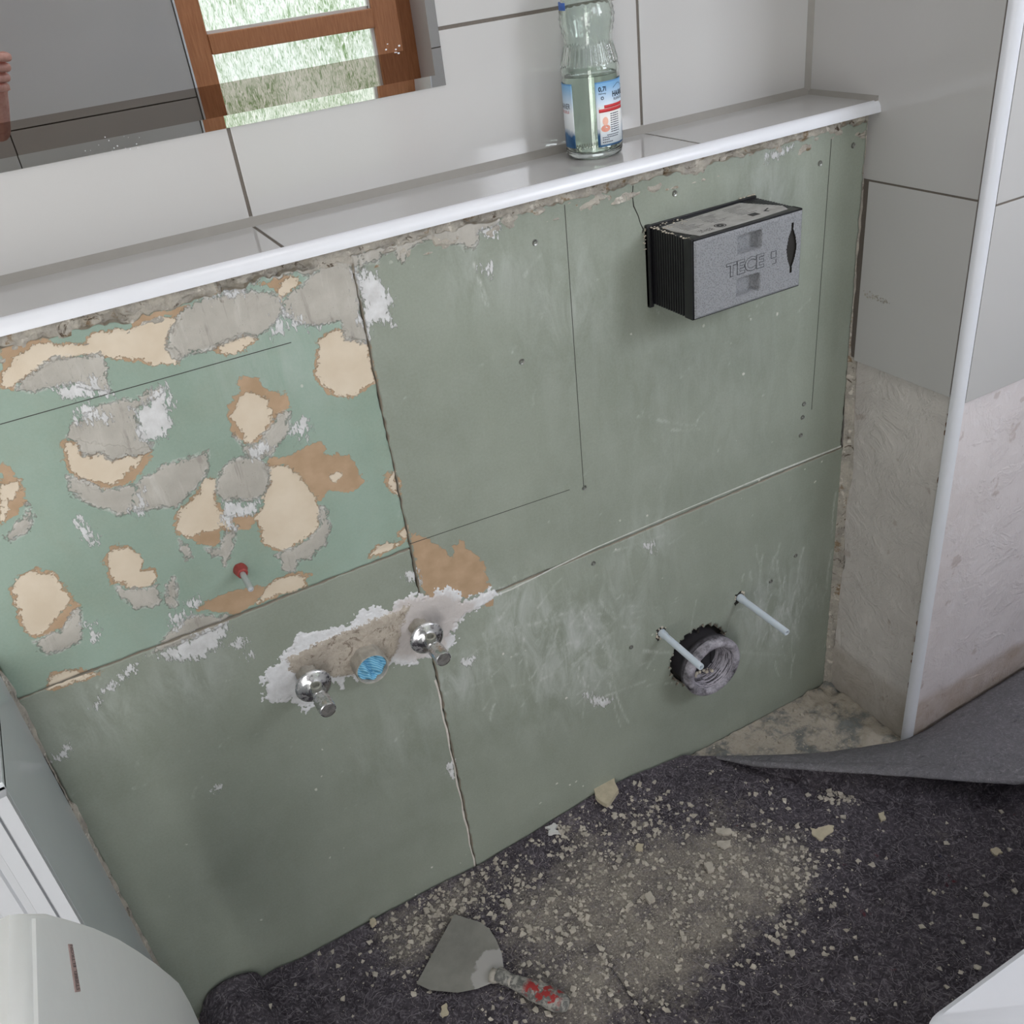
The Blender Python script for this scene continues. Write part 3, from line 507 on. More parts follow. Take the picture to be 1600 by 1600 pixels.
# ------------------------------------------------------------------ shut-off valves
def m_chrome():
    t = NT('dusty_chrome'); n = t.noise(90, 6, .7); n2 = t.noise(30, 4); f = t.ramp(t.add(t.mul(n, .6), t.mul(n2, .4)), .48, .66)
    t.base(t.mix(t.mul(f, .55), rgb(205, 205, 208), rgb(206, 203, 198)), t.ramp(f, 0, 1, .2, .7), t.ramp(f, 0, 1, 1, .25)); t.bump(n, .15, .001); return t.m
M_CHROME = m_chrome(); M_COAT = simple('mortar_coated_pipe', rgb(168, 163, 154), .85, var=.2, sc=90, bump=.8)
M_DKCH = simple('dark_chrome_face', rgb(130, 128, 126), .45, .5, var=.3, sc=120)
def valve(wx, wz, s, tilt, label):
    e = empty('shut_off_valve', (wx, 0, wz), label, 'valve', 'shut-off valves over the lower panel'); d = Vector((tilt[0], -1, tilt[1])).normalized()
    A = lambda t_: axis(d * t_ , d)
    bm = bmesh.new(); lathe(bm, [(.0140, 0), (.0145, .006), (.0130, .012), (.0125, .038)], A(0), 28, fn=lambda r, t_, a: r + .0012 * math.sin(a * 5 + t_ * 900) + .0006 * math.sin(a * 11)); frombm('stub_pipe', bm, M_COAT, e, True)
    bm = bmesh.new(); lathe(bm, [(.010, .034), (.0258, .0345), (.0266, .0355), (.0268, .0370), (.0262, .0385), (.0235, .0402), (.0180, .0420), (.0130, .0440), (.0112, .0462), (.009, .0465)], A(0), 48); frombm('escutcheon', bm, M_CHROME, e, True, 50)
    bm = bmesh.new(); lathe(bm, [(.0001, .044), (.0090, .044), (.0090, .062), (.0080, .0625), (.0066, .064), (.0066, .071)], A(0), 24)
    frombm('valve_body', bm, M_CHROME, e, True, 40)
    o = Vector(d * .0555); up = Vector((0, -.05, 1)).normalized(); bm = bmesh.new(); lathe(bm, [(.0074, .0), (.0074, .0125), (.0080, .0130), (.0080, .0155), (.0072, .0160), (.0054, .0158), (.0050, .0140), (.0048, .006), (.0001, .006)], axis(o, up), 24)
    frombm('outlet', bm, simple('outlet_brass_grey', rgb(168, 168, 160), .4, .6, var=.2), e, True, 40)
    bm = bmesh.new(); n = 60; lathe(bm, [(.0001, .0685), (.0108, .0685), (.0120, .0700), (.0122, .0955), (.0114, .0975), (.0100, .0980)], A(0), n, fn=lambda r, t_, a: r - (.0009 if .069 < t_ < .09 and math.cos(a * 8) > .55 else 0)); h_ = frombm('handle', bm, M_CHROME, e, True, 35)
    bm = bmesh.new(); lathe(bm, [(.0103, .0974), (.0100, .0968), (.0001, .0968)], A(0), 24)
    for q in ((.0035, .0022), (-.0035, .0022), (0, -.004)): lathe(bm, [(.0019, .0968), (.0019, .0980), (.0001, .0980)], A(0) @ Matrix.Translation((q[0], q[1], 0)), 10)
    frombm('end_cap', bm, M_DKCH, h_, True, 40); return e
def at_y(p, y): q = pl(p, 1, y); return (q[0], q[2])
q = at_y((491, 1075), -.042); valve(q[0], q[1] , 1, (.02, .0), 'chrome shut-off valve on a stub left of the blue-plugged waste pipe')
q = at_y((669, 1000), -.042); valve(q[0], q[1], 1, (.0, .02), 'chrome shut-off valve on a stub right of the blue-plugged waste pipe')
# waste pipe with blue rag
q = at_y((582, 1045), -.030); e = empty('waste_pipe', (q[0], 0, q[1]), 'grey waste pipe stub plugged with a blue rag between the valves', 'pipe')
bm = bmesh.new(); lathe(bm, [(.0262, 0), (.0252, .012), (.0250, .026), (.0250, .031), (.0244, .0325), (.0236, .0315), (.0230, .028), (.0228, .006)], axis((0, 0, 0), (0, -1, 0)), 48, fn=lambda r, t_, a: r + (.0006 * math.sin(a * 7 + 1) + .0005 * math.sin(a * 13)) * (1 if r > .0245 else 0)); frombm('pipe_collar', bm, M_COAT, e, True)
t = NT('blue_rag'); wv = t.wave(120, 1.5, dirn='DIAGONAL'); t.base(t.mix(wv, rgb(92, 160, 200), rgb(150, 205, 232)), .9, 0, .1); t.bump(t.add(wv, t.noise(200)), .6, .001)
rg = rng; th = np.linspace(0, 2 * PI, 60); rr = np.linspace(0, 1, 24); T, RR = np.meshgrid(th, rr); xx = RR * .0224 * np.cos(T); zz_ = RR * .0224 * np.sin(T)
yy = -.018 - .006 * np.cos(RR * 1.3) - .005 * np.abs(np.sin(xx * 190 + zz_ * 60)) - .004 * (vnoise(xx, zz_, 130, 51)) + .009 * np.exp(-((xx + .004 + .2 * zz_) / .0025) ** 2) * (RR < .95)
o = gridmesh('blue_rag', np.stack([xx, yy, zz_], -1), None, t.m, None); o.location = e.location; tag(o, 'crumpled blue rag stuffed into the waste pipe', 'rag')
# red-plugged bolt
q = wp((375, 889)); e = empty('threaded_bolt', (q[0], 0, q[1]), 'steel bolt in a red wall plug on the mint green panel', 'bolt')
bm = bmesh.new(); lathe(bm, [(.0050, -.002), (.0092, .0), (.0092, .005), (.0072, .009), (.0072, .0135), (.006, .0145), (.0042, .0145)], axis((0, 0, 0), (0, -1, 0)), 16, fn=lambda r, t_, a: r * (1 + .04 * math.cos(a * 6))); frombm('wall_plug', bm, simple('red_plastic', rgb(150, 62, 58), .5, var=.2), e, True, 40)
bm = bmesh.new(); lathe(bm, [(.0036, .010)] + [(.0038 + .0002 * (k % 2), .012 + k * .0012) for k in range(36)] + [(.0036, .0560), (.0016, .0562), (.0014, .054), (.0001, .054)], axis((0, 0, 0), (0, -1, 0)), 20); frombm('threaded_rod', bm, simple('zinc', rgb(214, 218, 222), .3, .6, var=.05), e, True, 60)
# toilet mounting rods
t = NT('translucent_white_sleeve'); t.base(rgb(200, 210, 220), .35); t.b.inputs['Transmission Weight'].default_value = .0; t.b.inputs['Subsurface Weight'].default_value = .3; t.b.inputs['Subsurface Radius'].default_value = (.004, .005, .006); M_SLV = t.m
for p, ln, lb in (((1033, 988), .116, 'white plastic rod over the drain collar'), ((1155, 933), .129, 'white plastic rod right above the drain collar, further right')):
    q = wp(p); e = empty('mounting_rod', (q[0], 0, q[1]), lb, 'rod', 'toilet mounting rods')
    bm = bmesh.new(); lathe(bm, [(.0078, .001), (.0074, .012), (.0062, .016), (.0061, ln - .001), (.0056, ln), (.0036, ln), (.0034, ln - .012), (.0001, ln - .012)], axis((0, 0, 0), (0, -1, 0)), 24); frombm('sleeve', bm, M_SLV, e, True, 50)
    bm = bmesh.new(); prism(bm, ragged([(-.012, -.009), (-.008, .004), (-.011, .010), (.0, .012), (.010, .007), (.008, -.002), (-.002, -.012), (-.009, -.016)], .003, 2), lambda a, b, t_: (a, t_, b), -.0009, .0005); frombm('torn_hole', bm, M_DARK, e)
    bm = bmesh.new()
    for k in range(7):
        a = random.uniform(0, 6.28); c_ = Vector((math.cos(a) * .011, -.0015, math.sin(a) * .012)); bmesh.ops.create_icosphere(bm, subdivisions=1, radius=random.uniform(.0015, .003), matrix=Matrix.Translation(c_) @ Matrix.Diagonal((1, .6, 1.3, 1)))
    frombm('gypsum_crumb', bm, M_EDGE, e)
# drain collar
t = NT('dusty_black_rubber'); n = t.noise(60, 6, .75); n2 = t.noise(25, 4); rad = t.attr('ring')
f = t.ramp(t.add(t.mul(n, .6), t.mul(n2, .4)), .36, .60); lip = t.ramp(t.sep(1), -.024, -.036); xs_, zs_ = t.sep(0), t.sep(2); rr_ = t.math('SQRT', t.add(t.mul(xs_, xs_), t.mul(zs_, zs_))); inn = t.ramp(rr_, .0465, .0440); bands = t.ramp(t.noise(30, 5, .75, t.mapv((1, 14, 1))), .44, .52); f = t.add(t.mul(t.mul(f, lip), t.math('SUBTRACT', 1., inn)), t.mul(t.mul(bands, inn), t.ramp(t.sep(1), .012, -.006))); t.base(t.mix(t.mul(f, .85, True), rgb(46, 44, 48), rgb(188, 184, 194)), .8, 0, .3); t.bump(n, .5, .001); M_RUB = t.m
e = empty('drain_collar', (PIPE[0], 0, PIPE[1]), 'dusty black rubber drain collar in a ragged round hole near the floor', 'drain pipe'); off = Vector((0, 0, .0)); ct = PIPE
M0 = axis(Vector((0, -.043, 0)), (0, -1, 0))
bm = bmesh.new(); lathe(bm, [(0.0541, -0.064), (0.0541, -0.024), (0.0595, -0.022), (0.0595, -0.016), (0.0565, -0.014), (0.0565, -0.011), (0.0613, -0.009), (0.0619, 0.001), (0.0595, 0.006), (0.0559, 0.008), (0.0512, 0.0075), (0.0458, 0.004), (0.044, 0), (0.0438, -0.003), (0.0416, -0.005), (0.0419, -0.009), (0.0399, -0.011), (0.0402, -0.015), (0.0383, -0.017), (0.0387, -0.022), (0.0375, -0.024), (0.0375, -0.064)], M0, 64); frombm('rubber_seal', bm, M_RUB, e, True, 60)
bm = bmesh.new(); lathe(bm, [(.0375, -.038), (.034, -.034), (.0001, -.034)], M0, 40); 
for k in range(3): box(bm, (-.024 + k * .022, -.014, -.022), (-.022 + k * .022, -.009, .014))
frombm('inner_cap', bm, simple('dark_grey_plastic', rgb(46, 46, 50), .5, var=.3, bump=.3), e, True, 40)
bm = bmesh.new()
for k in range(14):
    c_ = M0 @ Vector((random.uniform(-.018, .018), -.024 + random.uniform(-.002, .004), -.040 + random.uniform(0, .004))); c_ = Vector((random.uniform(-.022, .014), -.018 + random.uniform(-.008, .006), -.031 + random.uniform(0, .003))); bmesh.ops.create_icosphere(bm, subdivisions=1, radius=random.uniform(.0015, .004), matrix=Matrix.Translation(c_))
frombm('rubble', bm, M_EDGE, e)
bm = bmesh.new(); lathe(bm, [(.074, .0125), (.074, .06)], axis((0, 0, 0), (0, 1, 0)), 40); lathe(bm, [(.0001, .0122), (.074, .0122)], axis((0, 0, 0), (0, 1, 0)), 40); frombm('dark_cavity', bm, M_DARK, e)
strip_ = [(.003 - PIPE[0] * 0, 0)]
q0 = [wp(p) for p in ((1094, 977), (1090, 985), (1089, 993), (1093, 999))]
bm = bmesh.new(); prism(bm, [(a - PIPE[0], b - PIPE[1]) for a, b in (q0 + [wp((1098, 997)), wp((1092, 986))])], lambda a, b, t_: (a, t_, b), -.0006, .001); frombm('torn_paper', bm, M_DARK, e)
bm = bmesh.new(); prism(bm, [(a - PIPE[0], b - PIPE[1]) for a, b in (wp((1092, 991)), wp((1099, 993)), wp((1096, 1003)), wp((1090, 1001)))], lambda a, b, t_: (a, t_, b), -.003, -.001); frombm('torn_paper', bm, simple('peach_paper', rgb(205, 170, 148), .8), e)

# ------------------------------------------------------------------ inspection box
BX0, BX1, BZ0_, BZ1_, BD = .7655, .9555, .9725, 1.0825, .104
e = empty('inspection_box', (.86, 0, .97), 'black ribbed plastic box with a grey foam face set in the upper panel', 'inspection box')
def lb(name, a, b, mat, bev=0., par=None): 
    o = boxobj(name, [a[0] - .86, a[1], a[2] - .97], [b[0] - .86, b[1], b[2] - .97], mat, par or e, bev); return o
bm = bmesh.new(); bw = lambda a, b, mi=0, bv=0.: box(bm, (a[0] - .86, a[1], a[2] - .97), (b[0] - .86, b[1], b[2] - .97), mi, bv)
bw((BX0 + .0012, -BD + .021, BZ0_ + .0012), (BX1 - .0012, .012, BZ1_ - .0012))
for k in range(17):
    y = -.004 - k * .0056
    bw((BX0 - .0003, y - .0016, BZ0_ - .0003), (BX1 + .0003, y + .0016, BZ1_ + .0003), 0, .0004) if k < 14 else None
for a, b in (((BX0 - .001, BZ0_ - .001), (BX0 + .004, BZ1_ + .001)), ((BX1 - .004, BZ0_ - .001), (BX1 + .001, BZ1_ + .001)), ((BX0, BZ0_ - .001), (BX1, BZ0_ + .004)), ((BX0, BZ1_ - .004), (BX1, BZ1_ + .001))): bw((a[0], -BD + .004, a[1]), (b[0], -BD + .022, b[1]), 0, .0008)
frombm('ribbed_body', bm, M_BLACK, e, True, 40)
bm = bmesh.new(); bw((BX0 - .006, -.006, BZ0_ - .006), (BX0 + .002, .001, BZ1_ + .004), 0, .001); bw((BX0 - .006, -.010, BZ0_ - .004), (BX0 - .003, .001, BZ1_), 0, .001); bw((BX0, -.004, BZ1_ - .001), (BX1 + .002, .001, BZ1_ + .003), 0, .001); frombm('flange', bm, M_BLACK, e, True, 40)
# foam face as a plate with openings
t = NT('grey_foam'); v = t.vor(420); n = t.noise(500, 3); t.base(t.mix(t.ramp(v, .05, .5), rgb(112, 114, 117), rgb(144, 146, 150)), .85, 0, .3); t.bump(t.add(v, n), .8, .0012); M_FOAM = t.m
fw, fh = BX1 - BX0 - .002, BZ1_ - BZ0_ - .002; nx_, nz_ = 190, 110; xs = np.linspace(-fw / 2, fw / 2, nx_); zs = np.linspace(0, fh, nz_); X, Z = np.meshgrid(xs, zs)
rrect = lambda cx, cz, w, h_, r_: np.hypot(np.maximum(np.abs(X - cx) - w / 2 + r_, 0), np.maximum(np.abs(Z - cz) - h_ / 2 + r_, 0)) - r_
s1 = rrect(-.0005, fh * .79, .041, .026, .004); s2 = rrect(-.002, fh * .235, .041, .026, .004)
dz = np.abs(Z - fh * .545); blade = np.abs(X - (.0745)) - np.where(dz < .017, .0095 - dz * .2 + 0, np.where(dz < .028, .0061 - (dz - .017) * .45, np.where(dz < .036, .0016, -.01)))
edge_ = np.minimum(np.minimum(X + fw / 2, fw / 2 - X), np.minimum(Z, fh - Z)); Y = -BD + .0025 * (1 - smooth(edge_, 0, .003)) + .0155 * smooth(-np.minimum(s1, s2), -.0006, .0012) 
c1 = np.hypot(X + .074, Z - .0165); Y += .0007 * (np.abs(c1 - .011) < .0006) + .0007 * (np.abs(c1 - .008) < .0005)
Y = Y + .0 * X
keep = (blade[:-1, :-1] > 0)
gridmesh('foam_face', np.stack([X + (BX0 + BX1) / 2 - .86, Y, Z + BZ0_ + .001 - .97], -1), None, M_FOAM, e, True, keep)
cx = (BX0 + BX1) / 2 - .86; zb = BZ0_ + .001 - .97
lbk = boxobj('slot_backing', (cx + .062, -BD + .003, zb + .02), (cx + .087, -BD + .006, zb + .10), M_DARK, e)
# embossed lettering: dark offset copy paints the shaded edges of the relief
M_EMB_SHADE = simple('foam_edge_shade', rgb(62, 63, 68), .85, var=.1)
sh = lambda x, y, z: (cx - .041 + x + y * .0, -BD - .0002 - z, zb + fh * .43 + y)
text('embossed_lettering', 'TECE', .0262, lambda x, y, z: sh(x + .0004, y - .0004, z), M_EMB_SHADE, e, .0003, 1.08, .0011)
text('embossed_lettering', 'TECE', .0262, lambda x, y, z: sh(x, y, z + .0005), M_FOAM, e, .0003, 1.08, .0003)
bm = bmesh.new(); sx = cx + .0375; sz = zb + fh * .43
for a, b in (((0, .007), (.0095, .0075)), ((0, .0160), (.0095, .0165)), ((0, .007), (.0006, .0165)), ((.009, .007), (.0095, .0165)), ((.003, -.0015), (.0095, -.0010)), ((.009, -.0015), (.0095, .0045))): box(bm, (sx + a[0], -BD - .0006, sz + a[1]), (sx + b[0], -BD + .0005, sz + b[1]))
frombm('embossed_symbol', bm, M_EMB_SHADE, e)  # symbol outlines painted in the same edge shade
# sticker on the top
t = NT('dusty_paper_sticker'); t.base(t.mix(t.ramp(t.noise(60, 5), .3, .7), rgb(158, 156, 152), rgb(182, 181, 178)), .8); M_STK = t.m
TY = lambda a, b: (a, -b, BZ1_ + .0006 - .97)
bm = bmesh.new(); prism(bm, [(cx - .085, .018), (cx + .060, .010), (cx + .087, .070), (cx + .080, .088), (cx + .03, .092), (cx - .077, .0925), (cx - .088, .045)], lambda a, b, t_: (a, -b, t_), BZ1_ + .0003 - .97, BZ1_ + .0012 - .97); stk = frombm('sticker', bm, M_STK, e)
M_PRINT = simple('dark_print', rgb(62, 62, 62), .8)
bm = bmesh.new(); tz = BZ1_ + .0013 - .97
for i in range(26):
    x0 = cx - .078 + (i % 3) * .047 + random.uniform(0, .004); y0 = .022 + (i // 3) * .0055; ln = random.uniform(.012, .034)
    if y0 > .062: continue
    box(bm, (x0, -y0 - .0006, tz), (x0 + ln, -y0, tz + .0001))
for r0, r1 in ((.0085, .0070), (.0055, .0015)):
    lathe(bm, [(r0, 0), (r0, .0001), (r1, .0001), (r1, 0)], Matrix.Translation((cx - .030, -.077, tz)), 28)
for k in range(40): x0, y0 = cx - .068 + random.random() * .022, .074 + random.random() * .011; box(bm, (x0, -y0, tz), (x0 + .0012, -y0 + .0008, tz + .0001))
prism(bm, [(cx + .052, .070), (cx + .066, .062), (cx + .067, .064), (cx + .056, .0705), (cx + .058, .076), (cx + .0555, .076)], lambda a, b, t_: (a, -b, t_), tz, tz + .0001)
box(bm, (cx + .026, -.078, tz), (cx + .040, -.066, tz + .0001))
frombm('sticker_print', bm, M_PRINT, stk)
bm = bmesh.new()
for k in range(110):
    f = random.random(); 
    if f < .45: p = Vector((cx - .096 + random.uniform(0, .05), -random.uniform(.0, .03), BZ1_ - .97 + .001))
    elif f < .75: p = Vector((BX0 - .86 + random.uniform(-.001, .004), -random.uniform(.0, .1), BZ1_ - .97 + .0005))
    elif f < .9: p = Vector((BX0 - .86 - .006 + random.uniform(-.004, .003), -.002, BZ1_ - .97 - random.uniform(0, .03)))
    else: p = Vector((BX1 - .86 - random.uniform(.0, .03), -.003, BZ1_ - .97 + .005))
    bmesh.ops.create_icosphere(bm, subdivisions=1, radius=random.uniform(.0006, .0022), matrix=Matrix.Translation(p) @ Matrix.Diagonal((1, 1, .6, 1)))
tag(frombm('plaster_crumbs', bm, M_EDGE, e), kind='stuff')

# ------------------------------------------------------------------ bottle
BP = Vector((.7335, .0755, 1.1783)); e = empty('glass_bottle', BP, 'clear glass water bottle half full with blue and white labels on the tiled ledge', 'bottle')
t = NT('bottle_glass'); t.base((.89, .95, .905, 1), .015, 0, .5); t.b.inputs['Transmission Weight'].default_value = 1; t.b.inputs['IOR'].default_value = 1.46; M_GLASS = t.m
t = NT('water'); t.base((.84, .90, .82, 1), 0, 0, .5); t.b.inputs['Transmission Weight'].default_value = 1; t.b.inputs['IOR'].default_value = 1.33; M_WATER = t.m
prof = [(.0001, .003), (.022, .002), (.033, .0), (.0375, .0025), (.039, .008), (.0392, .013), (.0385, .0145), (.0385, .104), (.0393, .107), (.0396, .110), (.0390, .113), (.0378, .116), (.0365, .123), (.0345, .130), (.0325, .137), (.0318, .143), (.0322, .150), (.0340, .158), (.0358, .166), (.0362, .172), (.0358, .178), (.0340, .186), (.0312, .195), (.0270, .205), (.0210, .220), (.0160, .235), (.0138, .25), (.0132, .268), (.0148, .271), (.0148, .276), (.0132, .278), (.0132, .288)]
def rough_fn(r, t_, a):
    k = 0
    if .116 < t_ < .140: k = .0010 * math.cos(a * 36)
    if .150 < t_ < .182: k = .0009 * max(0, math.sin(a * 18)) * max(0, math.sin(t_ * 700))
    return r + k
P2 = []
for (r0, t0), (r1, t1) in zip(prof, prof[1:]):
    n = 3 if .11 < t0 < .19 else 1
    for i in range(n): P2.append((r0 + (r1 - r0) * i / n, t0 + (t1 - t0) * i / n))
P2.append(prof[-1])
inner = [(max(.0001, r - .0030), t_) for r, t_ in prof if t_ > .005][::-1] + [(.030, .007), (.0001, .008)]
bm = bmesh.new(); lathe(bm, P2 + inner, n=144, fn=lambda r, t_, a: rough_fn(r, t_, a) if r > .0305 and (r, t_) not in inner else r); frombm('glass_body', bm, M_GLASS, e, True)
bm = bmesh.new(); WL = .104; lathe(bm, [(.0001, .0078), (.030, .0072), (.0350, .010), (.03552, .014), (.03552, WL), (.0350, WL - .0006), (.0001, WL - .0008)], n=64); frombm('water', bm, M_WATER, e, True, 60)
bm = bmesh.new(); lathe(bm, [(.0152, .272), (.0156, .276), (.0156, .289), (.0146, .291), (.0001, .2915)], n=40); frombm('cap', bm, simple('blue_cap', rgb(40, 70, 140), .4), e, True, 50)
t = NT('label_sky'); z = t.sep(2); nz = t.noise(40, 4); c = t.mix(t.ramp(z, .092, .060), rgb(128, 178, 220), rgb(226, 232, 236)); mt = t.ramp(t.add(z, t.mul(nz, .03)), .055, .047); c = t.mix(mt, c, t.mix(t.ramp(nz, .4, .6), rgb(80, 130, 178), rgb(38, 84, 130))); top = t.ramp(z, .0945, .0950); c = t.mix(top, c, rgb(96, 150, 204)); t.base(c, .45); M_LAB = t.m
t = NT('label_panel_white'); z = t.sep(2); t.base(t.mix(t.ramp(z, .05, .03), rgb(232, 232, 230), rgb(222, 230, 236)), .5); M_LABW = t.m
LR = .0393
def cyl(a0, r=LR): return lambda x, y, z: (math.cos(a0 + x / r) * (r + z), math.sin(a0 + x / r) * (r + z), y)
def labelpatch(name, a0, a1, z0, z1, mat, r=LR, par=None):
    bm = bmesh.new(); n = 24; A = [[bm.verts.new((math.cos(a0 + (a1 - a0) * k / n) * r, math.sin(a0 + (a1 - a0) * k / n) * r, z)) for k in range(n + 1)] for z in (z0, z1)]
    for k in range(n): bm.faces.new((A[0][k], A[0][k + 1], A[1][k + 1], A[1][k]))
    o = frombm(name, bm, mat, par or e, True); sol = o.modifiers.new('s', 'SOLIDIFY'); sol.thickness = .00012; return o
va = math.atan2(CAM[1] - BP.y, CAM[0] - BP.x)      # azimuth facing the viewer
f1 = labelpatch('front_label', va + .13, va + 2.2, .0155, .0965, M_LAB); f2 = labelpatch('back_label', va - 2.2, va - .70, .0155, .0965, M_LAB)
pn = labelpatch('label_panel', va + .22, va + 1.35, .0180, .0660, M_LABW, LR + .0002, f1)
M_INK = simple('label_ink', rgb(36, 44, 66), .6); M_RED = simple('label_red', rgb(196, 52, 56), .5)
A_ = lambda a: cyl(va + a, LR + .0003)
text('label_text', '0,7l', .0080, lambda x, y, z: A_(.24)(x, y + .0850, 0), M_INK, f1, .0001, 1, .00015)
text('label_text', 'HAANER', .0098, lambda x, y, z: A_(.77)(x, y + .0760, 0), M_INK, f1, .0001, .85, .00022)
text('label_text', 'FELSENQUELLE', .0045, lambda x, y, z: A_(.82)(x, y + .0715, 0), M_INK, f1, .0001, .8)
text('label_text', 'Mehrweg', .0028, lambda x, y, z: A_(.24)(x, y + .0812, 0), M_INK, f1, .0001, 1)
rb = labelpatch('red_banner', va + .42, va + 1.35, .0635, .0675, M_RED, LR + .0004, f1); labelpatch('red_banner', va + .22, va + 1.35, .0588, .0630, M_RED, LR + .0004, f1)
bm = bmesh.new()
for k in range(9):
    z = .0550 - k * .0028
    for j in range(2):
        x0 = .0165 + .0045 * j
        for s_ in range(3): 
            vs = [bm.verts.new(A_(.22)(x0 + s_ * .004 + i_, zz__, .0001)) for i_, zz__ in ((0, z), (.0033, z), (.0033, z + .0011), (0, z + .0011))]; bm.faces.new(vs)
for z, x0, x1 in ((.0290, .010, .030), (.0265, .003, .030), (.0238, .003, .012), (.0205, .003, .018)):
    x = x0
    while x < x1: vs = [bm.verts.new(A_(.22)(x + i_, zz__, .0001)) for i_, zz__ in ((0, z), (.002, z), (.002, z + .0011), (0, z + .0011))]; bm.faces.new(vs); x += .0027
frombm('label_print', bm, M_INK, f1); bm = bmesh.new()
for k in range(14):    # arc over the name
    x = .001 + k * .0018; z = .0865 + .0045 * math.sin(k / 13 * PI); z2 = .0865 + .0045 * math.sin((k + 1) / 13 * PI); vs = [bm.verts.new(A_(.80)(xx_, q_, .0001)) for xx_, q_ in ((x, z), (x + .0018, z2), (x + .0018, z2 + .0006), (x, z + .0006))]; bm.faces.new(vs)
frombm('label_arc', bm, M_INK, f1); bm = bmesh.new()
for r0 in (.0022,):
    for k in range(10): a, b = 2 * PI * k / 10, 2 * PI * (k + 1) / 10; vs = [bm.verts.new(A_(.37)(math.cos(q_) * s_, .0765 + math.sin(q_) * s_, .0001)) for q_, s_ in ((a, r0), (b, r0), (b, r0 * .6), (a, r0 * .6))]; bm.faces.new(vs)
frombm('label_symbol', bm, M_INK, f1)
def blob(cx_, cz_, rx, rz, mat, nm, a0=.22, zo=.0002):
    bm = bmesh.new(); bm.faces.new([bm.verts.new(A_(a0)(cx_ + math.cos(q_ * PI / 10) * rx, cz_ + math.sin(q_ * PI / 10) * rz, zo)) for q_ in range(20)]); frombm(nm, bm, mat, f1)
M_SKINP = simple('printed_skin_tone', rgb(220, 150, 130), .5)
blob(.0085, .0385, .0068, .0045, M_SKINP, 'printed_figure'); blob(.0085, .0475, .0042, .0055, simple('printed_skin_light', rgb(236, 184, 164), .5), 'printed_figure', zo=.0003)
text('label_text', 'HAANER', .0098, lambda x, y, z: cyl(va - 1.62, LR + .0003)(x, y + .0655, 0), M_INK, f2, .0001, .8)
text('label_text', 'FELSENQUELLE', .0050, lambda x, y, z: cyl(va - 1.62, LR + .0003)(x, y + .0600, 0), M_RED, f2, .0001, .85)
lo_ = labelpatch('neck_label', va - 1.9, va - .85, .1830, .192, simple('neck_blue', rgb(60, 100, 180), .5), .0352)

# ------------------------------------------------------------------ mirror
MX1, MZ0, MY = .5475, 1.2945, .1365
e = empty('wall_mirror', (.1, .135, 1.295), 'large mirror above the tiled ledge reflecting a brown window', 'mirror')
def m_mirror(n_, c, r_=.0):
    t = NT(n_); t.base(c, r_, 1, 1); return t.m
M_MB = m_mirror('bronze_mirror', (.46, .42, .39, 1)); M_MC = m_mirror('clear_mirror', (.86, .87, .89, 1)); M_MV = m_mirror('bevel_mirror', (.80, .80, .78, 1))
ML = -.9; MT = 1.95; by = .1324; bw_ = .014
V = lambda x, y, z: (x - .1, y - .135, z - 1.295)
bm = bmesh.new(); a = [bm.verts.new(V(*p)) for p in ((ML, .1335, MZ0), (MX1, .1335, MZ0), (MX1, .1335, MT), (ML, .1335, MT))]; b = [bm.verts.new(V(*p)) for p in ((ML + bw_, by, MZ0 + bw_), (MX1 - bw_, by, MZ0 + bw_), (MX1 - bw_, by, MT - bw_), (ML + bw_, by, MT - bw_))]
for i in range(4): bm.faces.new((a[i], a[(i + 1) % 4], b[(i + 1) % 4], b[i]))
frombm('bevel', bm, M_MV, e)
bm = bmesh.new(); box(bm, V(ML, .1335, MZ0), V(MX1, .1358, MT)); frombm('back_plate', bm, simple('mirror_edge', rgb(70, 76, 74), .2), e)
bm = bmesh.new(); box(bm, V(ML + bw_, by, MZ0 + bw_), V(MX1 - bw_, by + .002, MT - bw_)); frombm('mirror_glass', bm, M_MB, e)
ic = pl((630, 79), 1, by); 
bm = bmesh.new(); box(bm, V(ML + bw_ + .001, by - .0003, ic[2]), V(ic[0], by, MT - bw_ - .001)); frombm('clear_zone', bm, M_MC, e)
bm = bmesh.new()
for k in range(7):
    p = pl((random.uniform(600, 626), random.triangular(66, 84, 82)), 1, by - .0004); bmesh.ops.create_icosphere(bm, subdivisions=1, radius=random.uniform(.0004, .0012), matrix=Matrix.Translation(V(*p)) @ Matrix.Diagonal((1.5, .2, 1, 1)))
for k in range(16):
    p = pl((random.uniform(130, 225), random.uniform(205, 240)), 1, by - .0004); bmesh.ops.create_icosphere(bm, subdivisions=1, radius=random.uniform(.0003, .0007), matrix=Matrix.Translation(V(*p)) @ Matrix.Diagonal((1, .2, 1, 1)))
tag(frombm('plaster_specks', bm, M_TRIM, e), kind='stuff')

